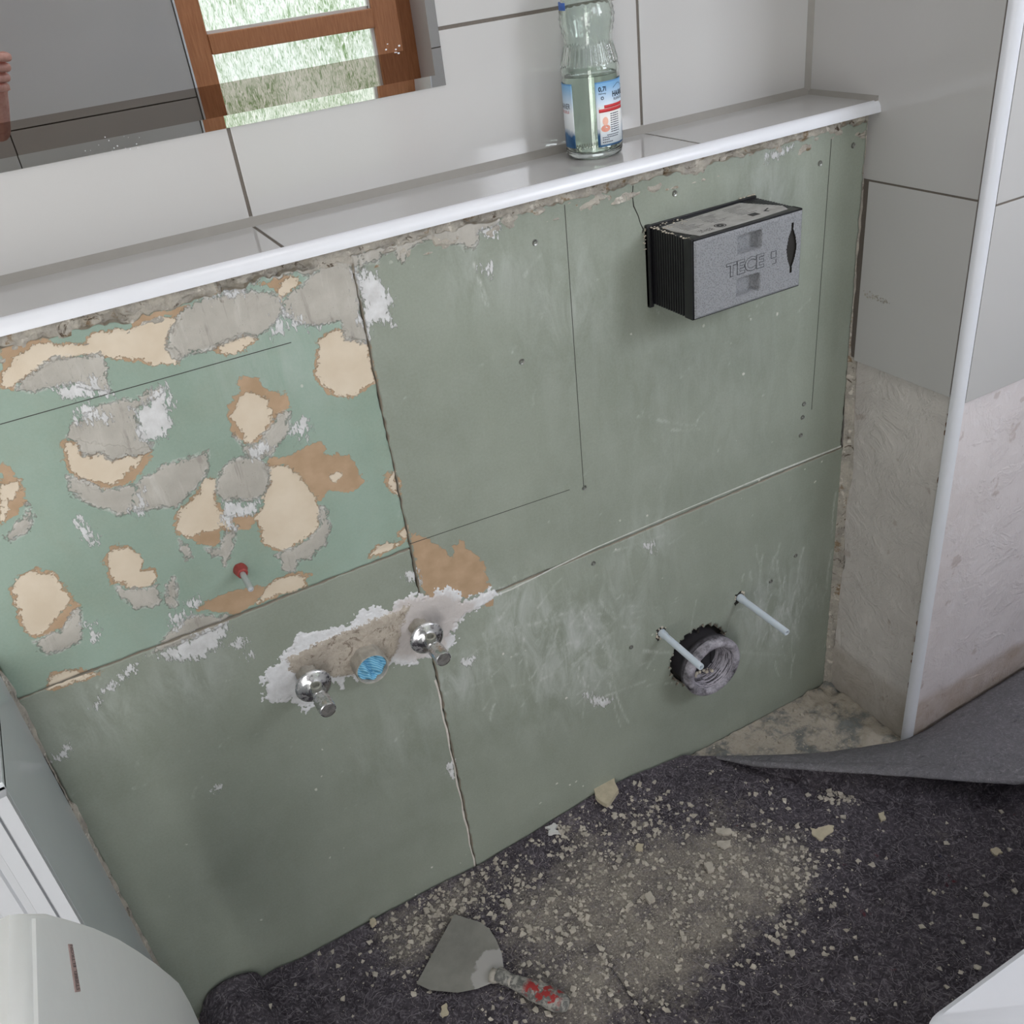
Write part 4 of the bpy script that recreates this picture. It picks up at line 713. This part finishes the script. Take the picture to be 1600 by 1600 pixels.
# ------------------------------------------------------------------ left: tiled boxing, white cabinet front, heater
bm = bmesh.new(); box(bm, (XL, -.232, -.004), (X0 - .008, -.001, .780), 0); box(bm, (X0 - .009, -.234, .010), (X0 - .0005, -.006, .785), 1, .001); box(bm, (XL, -.234, .780), (X0 - .0005, -.003, .790), 1, .001)
o = struct(frombm('wall_boxing', bm, [M_CRUMB, m_tile(rgb(196, 202, 205))], None), 'low tiled boxing left of the plasterboard')
bm = bmesh.new(); Z0, Z1, y0 = .04, .782, -.2365
prof = [(-.2085, -.236), (-.2085, -.247), (-.2215, -.249), (-.2225, -.243), (-.2240, -.243), (-.2245, -.249), (-.2385, -.250), (-.2405, -.244), (-.2480, -.243), (-.2500, -.247), (-.2680, -.248), (-.2700, -.243), (-.60, -.243), (-.60, -.236)]
prism(bm, prof, lambda a, b, t_: (a, b, t_), Z0, Z1); e = frombm('cabinet_front', bm, simple('white_panel', rgb(184, 186, 190), .4, var=.01), None); tag(e, 'white profiled panel at the left edge behind the white heater', 'panel')
M_HEAT = simple('heater_white', rgb(236, 238, 236), .4, var=.01)
e = empty('panel_heater', (-.17, -.5, 0), 'white curved-top electric heater at the bottom left corner', 'heater')
hp = [(-.86, .968), (-.675, .965), (-.572, .948), (-.53, .897), (-.491, .842), (-.445, .775), (-.397, .700), (-.348, .616), (-.301, .531), (-.258, .448), (-.232, .395), (-.226, .345), (-.236, .300), (-.27, .24), (-.34, .19), (-.5, .16), (-.86, .16)]
def hx(sc, off): cy, cz = -.6, .5; return [(cy + (a - cy) * sc + .5, cz + (b - cz) * sc) for a, b in hp]
bm = bmesh.new(); rows = []
for sc, x in ((1.0, -.008), (1.0, .008), (.992, .014), (.982, .0175), (.975, .0180), (.972, .0200), (.965, .0205)):
    rows.append([bm.verts.new((x, a, b)) for a, b in hx(sc, 0)])
for r0, r1 in zip(rows, rows[1:]):
    for i in range(len(hp)): bm.faces.new((r0[i], r0[(i + 1) % len(hp)], r1[(i + 1) % len(hp)], r1[i]))
bm.faces.new(rows[-1]); bm.faces.new(rows[0]); frombm('housing', bm, M_HEAT, e, True, 30)
for ya, yb, zt_ in ((-.32, -.26, .165), (-.02, .03, .17)): boxobj('foot', (-.032, ya, .006), (-.004, yb, zt_), M_BLACK, e, .003)
lg = boxobj('badge', (.0206, -.083, .3 + .5505), (.0211, -.0285, .3 + .5650), simple('badge_red_grey', rgb(150, 118, 116), .4), e)
for v_ in lg.data.vertices:      # follow the printed line: baseline measured on the photograph
    pass
bq = [pl(p, 0, -.1490) for p in ((118, 1550), (107, 1475), (113, 1475), (126, 1549))]
bx = [(q[1] + .5, q[2]) for q in bq]; bpy.data.objects.remove(lg)
bm = bmesh.new(); prism(bm, bx, lambda a, b, t_: (t_, a, b), .0206, .0211); lg = frombm('badge', bm, simple('badge_red_grey', rgb(186, 158, 154), .4), e)
bq = [pl(p, 0, -.1489) for p in ((119.5, 1548), (108.5, 1476.5), (113.5, 1476.5), (125.5, 1547.5))]; O4 = [Vector((q[1] + .5, q[2])) for q in bq]
me = text_mesh('STIEBEL ELTRON', 1., .0); w_ = max(v.co.x for v in me.vertices); hh = max(v.co.y for v in me.vertices)
for v in me.vertices:
    u, s_ = v.co.x / w_, v.co.y / hh; b_ = O4[3].lerp(O4[2], u); t__ = O4[0].lerp(O4[1], u); p = b_.lerp(t__, s_ * .8 + .1); v.co = Vector((.0213, p.x, p.y))
link('badge_text', me, simple('badge_print', rgb(52, 46, 52), .5), lg)

# ------------------------------------------------------------------ bathtub
e = empty('bathtub', (1.2, -1.2, 0), 'white bathtub rim in the bottom right corner', 'bathtub')
bm = bmesh.new(); n = 40
def rr_(hw, hd, r_, z): 
    out = []
    for cx_, cy_, a0 in ((hw - r_, hd - r_, 0), (-hw + r_, hd - r_, PI / 2), (-hw + r_, -hd + r_, PI), (hw - r_, -hd + r_, 1.5 * PI)):
        for k in range(9): a = a0 + PI / 2 * k / 8; out.append(bm.verts.new((cx_ + math.cos(a) * r_, cy_ + math.sin(a) * r_, z)))
    return out
HW, HD = .80, .397
rows = [rr_(HW - .02, HD - .02, .03, -.0), rr_(HW - .02, HD - .02, .03, .50), rr_(HW - .012, HD - .012, .03, .515), rr_(HW, HD, .035, .52), rr_(HW, HD, .035, .545), rr_(HW - .005, HD - .005, .035, .55), rr_(HW - .06, HD - .06, .12, .549), rr_(HW - .075, HD - .075, .12, .53), rr_(HW - .14, HD - .12, .12, .2), rr_(HW - .2, HD - .18, .1, .14)]
for r0, r1 in zip(rows, rows[1:]):
    for i in range(36): bm.faces.new((r0[i], r0[(i + 1) % 36], r1[(i + 1) % 36], r1[i]))
bm.faces.new(rows[-1]); o = frombm('tub_shell', bm, simple('white_acrylic', rgb(226, 228, 236), .15, var=.005), e, True, 40); e.location = (.47 + HW, -.799 - HD + .0, 0)

# ------------------------------------------------------------------ felt mat
DUST = [(fp(p)[:2], r_, k) for p, r_, k in (((1100, 1370), .10, 1.), ((1160, 1330), .09, .9), ((1060, 1400), .10, .9), ((950, 1370), .08, .75), ((900, 1420), .09, .8), ((830, 1440), .07, .7), ((1200, 1400), .08, .7), ((1080, 1460), .10, .65), ((960, 1520), .12, .7), ((1000, 1440), .1, .8), ((850, 1520), .08, .5), ((930, 1590), .1, .7), ((720, 1420), .05, .5), ((660, 1480), .06, .85), ((640, 1450), .05, .7), ((700, 1400), .06, .5), ((1010, 1280), .05, .45), ((900, 1310), .05, .5), ((1240, 1350), .05, .5), ((1310, 1240), .03, .4), ((780, 1370), .06, .4))]
def felt_mat(back=False):
    t = NT('recycled_felt_back' if back else 'recycled_felt'); o = t.obj()
    n1 = t.noise(16, 6, .7); fib = t.noise(75, 6, .75, t.mapv((1, 1, 1), (0, 0, .4)), dist=2.5); fib2 = t.noise(140, 5, .7, t.mapv((.35, 1, 1), (0, 0, .9)), dist=3)
    c = t.mix(t.ramp(n1, .35, .65), rgb(64, 60, 66), rgb(86, 81, 88)); c = t.mix(t.ramp(fib, .50, .68, 0, .8), c, rgb(150, 144, 152)); c = t.mix(t.ramp(fib, .45, .34, 0, .8), c, rgb(38, 34, 40))
    thr = t.ramp(t.math('ABSOLUTE', t.math('SUBTRACT', fib2, .5)), .006, .0, 0, .55); c = t.mix(t.mul(thr, t.ramp(t.noise(30), .5, .6)), c, rgb(176, 170, 172))
    c = t.mix(t.ramp(t.noise(28, 3, v=t.mapv(loc=(3, 3, 3))), .72, .76, 0, .6), c, rgb(110, 46, 56)); c = t.mix(t.ramp(t.noise(24, 3, v=t.mapv(loc=(7, 1, 3))), .73, .77, 0, .5), c, rgb(44, 58, 96))
    if back: c = t.mix(.40, c, rgb(160, 160, 164)); th2 = t.ramp(t.math('ABSOLUTE', t.math('SUBTRACT', t.noise(34, 4, .6, t.mapv((.4, 1, 1), (0, 0, .5)), dist=2.5), .5)), .008, .0, 0, .6); c = t.mix(t.mul(th2, t.ramp(t.noise(22), .48, .6)), c, rgb(196, 194, 196)); c = t.mix(t.ramp(t.noise(90, 5, .8, t.mapv((.3, 1, 1), (0, 0, .6))), .45, .3, 0, .6), c, rgb(70, 68, 74))
    else:
        dn = t.noise(38, 7, .75); dn2 = t.noise(260, 4, .7); dm = t.ramp(t.add(t.attr('dust'), t.mul(t.math('SUBTRACT', t.add(t.mul(dn, .45), t.add(t.mul(dn2, .25), t.mul(t.noise(11, 5, .7), .5))), .6), 3.4)), .30, 1.15)
        cd_ = t.mix(t.ramp(dn2, .35, .65), rgb(134, 128, 119), rgb(166, 159, 150)); c = t.mix(dm, c, cd_)
        v = t.vor(260); rn = t.sep(0, t.vor(260, out=1)); sp_ = t.mul(t.ramp(v, .34, .26), t.ramp(t.add(rn, t.mul(t.attr('dust'), .25)), .97, 1.0)); c = t.mix(t.mul(sp_, .85), c, rgb(182, 176, 164))
    t.base(c, .97, 0, .1 if not back else .25); t.bump(t.add(t.mul(fib, .8), n1), .8, .005); return t.m
M_FELT = felt_mat(); M_FELTB = felt_mat(True)
EDGE = [(-.60, -.24), (-.215, -.238), (-.205, -.06), (-.186, -.006), (-.10, -.0045), (.2, -.004), (.5, -.004), (.70, -.004), (.80, -.006), (.853, -.036), (.883, -.076), (.923, -.142), (.96, -.19), (.996, -.245), (1.03, -.294), (1.09, -.344), (1.177, -.394), (1.25, -.431), (1.5, -.47), (2.2, -.5)]
EX = np.array([a for a, b in EDGE]); EY = np.array([b for a, b in EDGE])
nx, ny = 460, 190; U, Vv = np.meshgrid(np.linspace(0, 1, nx), np.linspace(0, 1, ny)); X = -.60 + U * 2.8; YT = np.interp(X, EX, EY); YBm = np.where(X < .43, -1.55, -.792); Y = YT + (YBm - YT) * Vv ** 1.4
def felt_z(X, Y):
    z = .003 + .005 * vnoise(X, Y, 9, 61) + .0022 * vnoise(X, Y, 40, 62) + .0012 * vnoise(X, Y, 120, 63)
    # bulge against the left corner
    ax = -.128 - .12 * (Y + .0) * .2; z = z + .052 * np.sqrt(np.clip(1 - ((X - ax) / .052) ** 2, 0, 1)) * smooth(-Y, -.03, .015)
    z = z + .008 * np.exp(-((X + .055) / .03) ** 2)
    # riding up against the boards
    z = z + .026 * np.exp(-((X - .61) / .14) ** 2) * np.exp(Y / .05) + .006 * np.exp(Y / .02)
    return z
Zf = felt_z(X, Y); d = np.zeros(X.shape)
for (cx_, cy_), r_, k in DUST: d += k * np.exp(-((X - cx_) ** 2 + (Y - cy_) ** 2) / (r_ * r_) )
d = np.clip(d * .62, 0, .95)
fm = gridmesh('felt_mat', np.stack([X, Y, Zf], -1), {'dust': d}, M_FELT, None); tag(fm, 'dark grey recycled felt floor mat strewn with plaster dust', 'felt mat')
# the turned-up edge: rises along the bottom line, folds over at the crest, lies back to the wall
S = [(.850, .853, .853, .852), (.883, .892, .905, .900), (.923, .938, .961, .975), (.960, .968, .995, 1.02), (.996, 1.005, 1.033, 1.095), (1.03, 1.055, 1.075, 1.155), (1.09, 1.09, 1.106, 1.23), (1.177, 1.155, 1.167, 1.33), (1.25, 1.225, 1.232, 1.45), (1.36, 1.33, 1.34, 1.58), (1.6, 1.55, 1.56, 1.8), (2.0, 1.95, 1.96, 2.1)]
def seq(px, z): return [fp(p, z_) for p, z_ in zip(px, z)]
bot = np.array([fp(p, .004) for p in ((1112, 1184), (1155, 1196), (1215, 1215), (1275, 1231), (1320, 1243), (1372, 1257), (1442, 1262), (1530, 1257), (1600, 1250))] + [(1.40, -.47, .004), (1.8, -.50, .004), (2.2, -.50, .004)])
cz = [.006, .034, .056, .070, .080, .085, .086, .084, .080]
cre = np.array([fp(p, z_) for p, z_ in zip(((1114, 1184), (1180, 1198), (1250, 1202), (1300, 1206), (1355, 1209), (1425, 1214), (1485, 1219), (1540, 1223), (1600, 1227)), cz)] + [(1.40, -.51, .075), (1.8, -.54, .07), (2.2, -.54, .07)])
upz = [.005, .008, .010, .010, .010, .010, .014, .03, .04]
upp = [fp((1116, 1182), .006), fp((1165, 1182), .010), fp((1215, 1181), .012), fp((1290, 1177), .012), fp((1341, 1170), .012), (1.168, -.225, .022), (1.225, -.232, .026), (1.31, -.230, .030), (1.42, -.229, .032), (1.55, -.229, .036), (1.8, -.229, .05), (2.2, -.229, .05)]
upp = np.array(upp)
from numpy import interp
tt = np.linspace(0, len(bot) - 1, 320); ii = np.arange(len(bot)); C3 = lambda A: np.stack([interp(tt, ii, A[:, k]) for k in range(3)], -1)
def sm(A, k=9): 
    P_ = np.pad(A, ((k, k), (0, 0)), 'edge'); return np.stack([np.convolve(P_[:, j], np.ones(2 * k + 1) / (2 * k + 1), 'valid') for j in range(3)], -1)
Bo, Cr, Up = sm(C3(bot)), sm(C3(cre)), sm(C3(upp)); nr = 44; rowsP = []
dirn = (Cr - Up); dirn[:, 2] = 0; dirn /= (np.linalg.norm(dirn, axis=1, keepdims=True) + 1e-6); hgt = Cr[:, 2:3]
for k in range(nr):
    s_ = k / (nr - 1)
    if s_ < .35:
        q_ = s_ / .35; p_ = Bo * (1 - q_) + Cr * q_; p_ = p_ - np.sin(q_ * PI) * dirn * .026 * np.minimum(1, hgt / .07); pass
    else:
        q_ = (s_ - .35) / .65; p_ = Cr * (1 - q_) + Up * q_; p_[:, 2] += .004 * np.sin(np.minimum(q_ * 4, 1) * PI) * np.minimum(1, hgt[:, 0] / .03) + .012 * np.sin(q_ * PI) * np.minimum(1, hgt[:, 0] / .05)
    p_[:, 2] += .0016 * vnoise(p_[:, 0], p_[:, 1], 50, 70); rowsP.append(p_)
PP = np.array(rowsP); PP[..., 2] = np.maximum(PP[..., 2], .001)
dd_ = np.zeros(PP.shape[:2])
fo = gridmesh('turned_back_edge', PP, {'dust': dd_}, [M_FELTB, M_FELT], fm)
fo.data.polygons.foreach_set('material_index', np.repeat((np.arange(nr - 1) < 15).astype(np.int32), PP.shape[1] - 1))
fo['label'] = 'turned-back grey edge of the felt with its paler underside up'
sol = fo.modifiers.new('s', 'SOLIDIFY'); sol.thickness = .003; sol.offset = 0
# fibres on the felt
bm = bmesh.new(); rf = random.Random(3)
def fibre(p, l, r_, a):
    pts = []; x, y = p; c_ = rf.uniform(-1, 1) * 2.2
    for k in range(7):
        z = float(felt_z(np.array([x]), np.array([y]))[0]) + .0014 + .001 * math.sin(k); pts.append((x, y, z)); x += math.cos(a) * l / 6; y += math.sin(a) * l / 6; a += c_ / 6 + rf.uniform(-.25, .25)
    tube(bm, pts, r_, 3, 0, False)
for k in range(2600):
    p = fp((rf.uniform(300, 1600), rf.uniform(1190, 1600)))
    yt = np.interp(p[0], EX, EY)
    if p[1] > yt - .01 or p[0] > 2.1: continue
    fibre((p[0], p[1]), rf.uniform(.008, .028), rf.uniform(.00015, .0003), rf.uniform(0, 6.3))
tag(frombm('fibres', bm, simple('pale_fibre', rgb(150, 144, 150), .9, var=.3, sc=20), fm), kind='stuff')

# ------------------------------------------------------------------ debris
M_CHIP = simple('plaster_chip', rgb(186, 176, 154), .9, var=.12, sc=80, bump=.4); M_RUBB = simple('plaster_rubble', rgb(180, 173, 162), .95, var=.22, sc=60, bump=.5)
def fz(x, y): return float(felt_z(np.array([x]), np.array([y]))[0])
def chip(px, lb, mat=M_CHIP, th=.004, grp=None, nm='plaster_chip'):
    W_ = [fp(p, .006) for p in px]; cx_ = sum(p[0] for p in W_) / len(W_); cy_ = sum(p[1] for p in W_) / len(W_)
    if cy_ > -.006: cy_ = -.012
    z0 = max(fz(cx_ + a, cy_ + b) for a in (-.008, 0, .008) for b in (-.008, 0, .008)) + .0003
    poly = ragged([(p[0] - W_[0][0] * 0 - sum(q[0] for q in W_) / len(W_), p[1] - sum(q[1] for q in W_) / len(W_)) for p in W_], .0025, 2)
    bm = bmesh.new(); prism(bm, poly, lambda a, b, t_: (a, b, t_ + .02 * a), 0, th); o = frombm(nm, bm, mat); o.location = (cx_, cy_, z0); tag(o, lb, 'plaster chip', grp); return o
chip(((1266, 1295), (1274, 1298), (1285, 1294), (1303, 1293), (1302, 1301), (1285, 1315), (1277, 1312), (1268, 1302)), 'pale heart-shaped plaster chip lying on bare felt right of the dust', th=.003)
chip(((930, 1250), (945, 1238), (962, 1237), (968, 1256), (950, 1278), (932, 1264)), 'cream triangular plaster chip on the felt against the foot of the boards', th=.010)
chip(((996, 1322), (1006, 1323), (1004, 1334), (993, 1332)), 'small white plaster chip left of the pale dust patch below the cream triangle')
chip(((1372, 1273), (1380, 1270), (1384, 1282), (1376, 1286)), 'small pale plaster chip in front of the turned-back felt edge')
chip(((853, 1303), (866, 1297), (873, 1300), (868, 1306), (877, 1313), (866, 1312), (858, 1314), (862, 1306)), 'curled white paper shard on the felt near the foot of the seam', simple('white_paper', rgb(206, 206, 204), .8), .006, nm='paper_shard')
chip(((576, 1436), (582, 1433), (585, 1440), (579, 1445)), 'small beige pebble of plaster at the bottom edge of the lower left panel', th=.008)
chip(((1547, 1330), (1557, 1328), (1566, 1336), (1558, 1340), (1549, 1336)), 'pale crumb of plaster at the far right above the bathtub')
chip(((1118, 1297), (1140, 1298), (1144, 1305), (1130, 1308), (1118, 1303)), 'flat pale plaster flake at the top of the dust patch', M_RUBB)
chip(((1120, 1318), (1142, 1316), (1143, 1326), (1132, 1330), (1122, 1325)), 'angular pale flake just below the top of the dust patch', M_RUBB)
chip(((1008, 1402), (1017, 1398), (1024, 1410), (1015, 1415)), 'greyish plaster lump at the left side of the dust patch', M_RUBB, .008)
chip(((690, 1576), (698, 1570), (702, 1584), (692, 1592)), 'ivory crumb below the putty knife blade', th=.004)
chip(((788, 1413), (796, 1409), (801, 1417), (794, 1423)), 'round pale pebble above the putty knife blade', M_RUBB, .007)
chip(((1100, 1352), (1112, 1350), (1116, 1362), (1106, 1366)), 'chunky pale flake in the middle of the dust patch', M_RUBB, .007)
def crumbs(name, n, sampler, rad, mat, label=None, parent=None, seed=1):
    rr2 = random.Random(seed); V_, F_ = [], []
    base = [(a, b, c) for c in (-.7, .7) for b in (-.7, .7) for a in (-.7, .7)]; fc = [(0, 1, 3), (0, 3, 2), (4, 5, 7), (4, 7, 6), (0, 1, 5), (0, 5, 4), (2, 3, 7), (2, 7, 6), (0, 2, 6), (0, 6, 4), (1, 3, 7), (1, 7, 5)]
    for _ in range(n):
        p = sampler(rr2)
        if p is None: continue
        s_ = rad[0] + (rad[1] - rad[0]) * rr2.random() ** 6.5; i0 = len(V_); a = rr2.uniform(0, 6.3); ca, sa = math.cos(a), math.sin(a)
        for b_ in base:
            x, y, z = [b_[i] * s_ * rr2.uniform(.35, 1.3) + rr2.uniform(-.3, .3) * s_ for i in range(3)]; V_.append((p[0] + x * ca - y * sa, p[1] + x * sa + y * ca, p[2] + z * .55 + s_ * .25))
        F_ += [tuple(i0 + k for k in f) for f in fc]
    me = bpy.data.meshes.new(name); me.from_pydata(V_, [], F_); o = link(name, me, mat, parent); tag(o, label, 'rubble' if label else None, None, 'stuff'); return o
def s_felt(r_):
    if r_.random() < .82: (cx_, cy_), rad, k = r_.choice(DUST); x, y = r_.gauss(cx_, rad * .75), r_.gauss(cy_, rad * .75)
    else: q_ = fp((r_.uniform(430, 1600), r_.uniform(1200, 1600))); x, y = q_[0], q_[1]
    if y > np.interp(x, EX, EY) - .006 or y < -1.0: return None
    return (x, y, fz(x, y))
crumbs('plaster_debris', 9000, s_felt, (.0006, .0062), M_RUBB, 'fine plaster rubble and crumbs scattered over the dark felt', seed=5)
def s_floor(r_):
    x = r_.uniform(.80, 1.186); y = r_.uniform(-.23, -.004)
    if y < np.interp(x, EX, EY) : return None
    return (x, y, -.004)
crumbs('mortar_debris', 1500, s_floor, (.0007, .006), simple('grey_rubble', rgb(172, 164, 152), .95, var=.2, sc=60, bump=.5), 'pale mortar rubble on the bare floor in the right corner', seed=6)
# heaped sand-like dust on the bare floor corner
xs = np.linspace(.80, 1.188, 130); ys = np.linspace(-.24, -.002, 80); X, Y = np.meshgrid(xs, ys)
Zd = -.0045 + .010 * vnoise(X, Y, 30, 81) * vnoise(X, Y, 90, 82) + .012 * smooth(X, 1.08, 1.19) * vnoise(X, Y, 60, 83) - .001
o = gridmesh('mortar_dust', np.stack([X, Y, Zd], -1), None, bpy.data.materials['bare_screed']); tag(o, 'pale dusty mortar layer on the bare floor corner', 'dust', None, 'stuff')

# ------------------------------------------------------------------ putty knife
e = empty('putty_knife', (0, 0, 0), 'cement-crusted wide putty knife with red grip lying on the felt', 'putty knife'); zb_ = .017
BL = [fp(p, zb_)[:2] for p in ((710, 1429), (680, 1483), (651, 1537), (672, 1547), (715, 1551), (745, 1545), (768, 1536), (787, 1511), (784, 1490), (776, 1470), (765, 1452), (750, 1441), (730, 1435))]
t = NT('cement_coated_steel'); n = t.noise(18, 6, .65); c = t.mix(t.ramp(n, .35, .65), rgb(126, 125, 120), rgb(142, 141, 135)); dv_ = t.node('ShaderNodeVectorMath', operation='DISTANCE'); t.set(dv_.inputs[0], t.obj()); dv_.inputs[1].default_value = tuple(fp((786, 1522), .017)); wh_ = t.ramp(t.add(dv_.outputs['Value'], t.mul(t.math('SUBTRACT', t.noise(40, 5), .5), .05)), .052, .047); c = t.mix(wh_, c, rgb(172, 170, 168)); t.base(c, .7, .1, .3); t.bump(n, .3, .001)
M_BLADE = t.m
cx_, cy_ = BL[6]; bm = bmesh.new(); prism(bm, BL, lambda a, b, t_: (a, b, t_), zb_ - .0006, zb_ + .0006); o = frombm('blade', bm, M_BLADE, e)
at_ = o.data.attributes.new('rim', 'FLOAT', 'POINT'); mp_ = fp((780, 1525), zb_)
at_.data.foreach_set('value', np.array([max(0, .75 - 14 * math.hypot(v.co.x - mp_[0], v.co.y - mp_[1])) for v in o.data.vertices], np.float32))
p0, p1 = Vector(fp((776, 1522), .020)), Vector(fp((889, 1572), .020)); ln = (p1 - p0).length; Mh = axis(p0, p1 - p0)
t = NT('crusted_grip'); n = t.noise(75, 5, .7, dist=.6); c = t.mix(t.ramp(n, .44, .56), rgb(98, 98, 96), rgb(158, 156, 150)); z_ = t.math('MULTIPLY', t.attr('along'), 1.); red = t.mul(t.ramp(t.math('ABSOLUTE', t.math('SUBTRACT', z_, .66)), .27, .20), t.ramp(t.noise(62, 4, .6), .49, .54)); red = t.mul(red, t.ramp(t.attr('topside'), .1, .45)); c = t.mix(red, c, rgb(150, 44, 44)); t.base(c, .75); t.bump(n, .7, .002)
hpf = [(.0001, 0), (.011, .001), (.013, .02), (.012, .10), (.0105, .18), (.0120, .30), (.0155, .5), (.0175, .68), (.0170, .82), (.0145, .93), (.010, .985), (.0001, 1)]
bm = bmesh.new(); P3 = []
for (r0, t0), (r1, t1) in zip(hpf, hpf[1:]):
    for k in range(4): P3.append((r0 + (r1 - r0) * k / 4, (t0 + (t1 - t0) * k / 4) * ln))
P3.append((.0001, ln)); lathe(bm, P3, Matrix(), 28, fn=lambda r, t_, a: r * (1 + .05 * math.sin(a * 3 + t_ * 150) + .03 * math.sin(a * 9 + t_ * 400)))
for v in bm.verts: v.co = Vector((v.co.x, v.co.y * .8, v.co.z))
o = frombm('handle', bm, t.m, e, True); me = o.data; a1 = me.attributes.new('along', 'FLOAT', 'POINT'); a2 = me.attributes.new('topside', 'FLOAT', 'POINT'); a1.data.foreach_set('value', np.array([v.co.z / ln for v in me.vertices], np.float32)); 
for v in me.vertices: v.co = Mh @ v.co
a2.data.foreach_set('value', np.array([(v.co.z - .020) / .012 for v in me.vertices], np.float32))
bm = bmesh.new(); q0_, q1_ = Vector(fp((768, 1524), .018)), Vector(fp((800, 1534), .020)); tube(bm, [q0_.lerp(q1_, k / 6) for k in range(7)], .0125, 14, 0, True, lambda u: .75 + .25 * math.cos(u * 5)); frombm('ferrule', bm, M_COAT, e, True)

# ------------------------------------------------------------------ photographer's phone and hand (seen only in the mirror)
ar, au, an = Vector(R[0]), -Vector(R[1]), Vector(R[2])
def loc(r, u, n): return Vector(CAM) + ar * r + au * u + an * n
e = empty('phone', loc(.022, -.06, -.012), 'dark phone held up in front of the wall', 'phone')
bm = bmesh.new(); box(bm, (-.037, -.08, -.0045), (.037, .08, .0045), 0, .003); o = frombm('phone_body', bm, M_BLACK, e, True, 40)
o.matrix_basis = Matrix((ar, au, an)).transposed().to_4x4()
t = NT('skin'); t.base(t.mix(t.ramp(t.noise(60), .3, .7), rgb(196, 142, 128), rgb(214, 164, 150)), .5); t.b.inputs['Subsurface Weight'].default_value = .1; t.b.inputs['Subsurface Radius'].default_value = (.01, .004, .002)
def skinned(name, chains, mat, parent=None):
    V_, E_, RD = [], [], []
    for pts, at in chains:
        prev = at
        for (r, u, n, rad) in pts: V_.append(loc(r + .021, u, n)); RD.append(rad); k = len(V_) - 1; (E_.append((prev, k)) if prev is not None else None); prev = k
    me = bpy.data.meshes.new(name); me.from_pydata(V_, E_, []); o = link(name, me, mat, parent); o.modifiers.new('skin', 'SKIN'); me.skin_vertices or bpy.context
    if not me.skin_vertices:
        bm_ = bmesh.new(); bm_.from_mesh(me); bm_.verts.layers.skin.verify(); bm_.to_mesh(me); bm_.free()
    for i, v in enumerate(me.skin_vertices[0].data): v.radius = (RD[i], RD[i]); v.use_root = (i == 0)
    s_ = o.modifiers.new('sub', 'SUBSURF'); s_.levels = 2; s_.render_levels = 2; return o
ch = [([(.185, -.38, -.09, .030), (.160, -.29, -.06, .026), (.136, -.22, -.035, .027), (.120, -.165, -.018, .026)], None)]
for k, (u, ln) in enumerate(((-.165, .85), (-.142, 1.), (-.118, 1.05), (-.094, .98))):
    r0, n_ = .100, .0; u -= .02; ch.append(([(.128, u - .006, -.012, .0105), (.133, u, .008, .0100), (.133 - .042 * ln, u + .006, .016, .0092), (.133 - .068 * ln, u + .012, .014, .0085), (.133 - .088 * ln, u + .016, .006, .0075)], 2 if k < 2 else 3))
ch.append(([(.090, -.165, -.034, .013), (.060, -.135, -.036, .0105), (.040, -.105, -.031, .0090), (.028, -.084, -.028, .0078)], 2))
h_ = skinned('hand', ch, t.m); tag(h_, 'hand gripping the phone, reflected at the left edge of the mirror', 'hand')
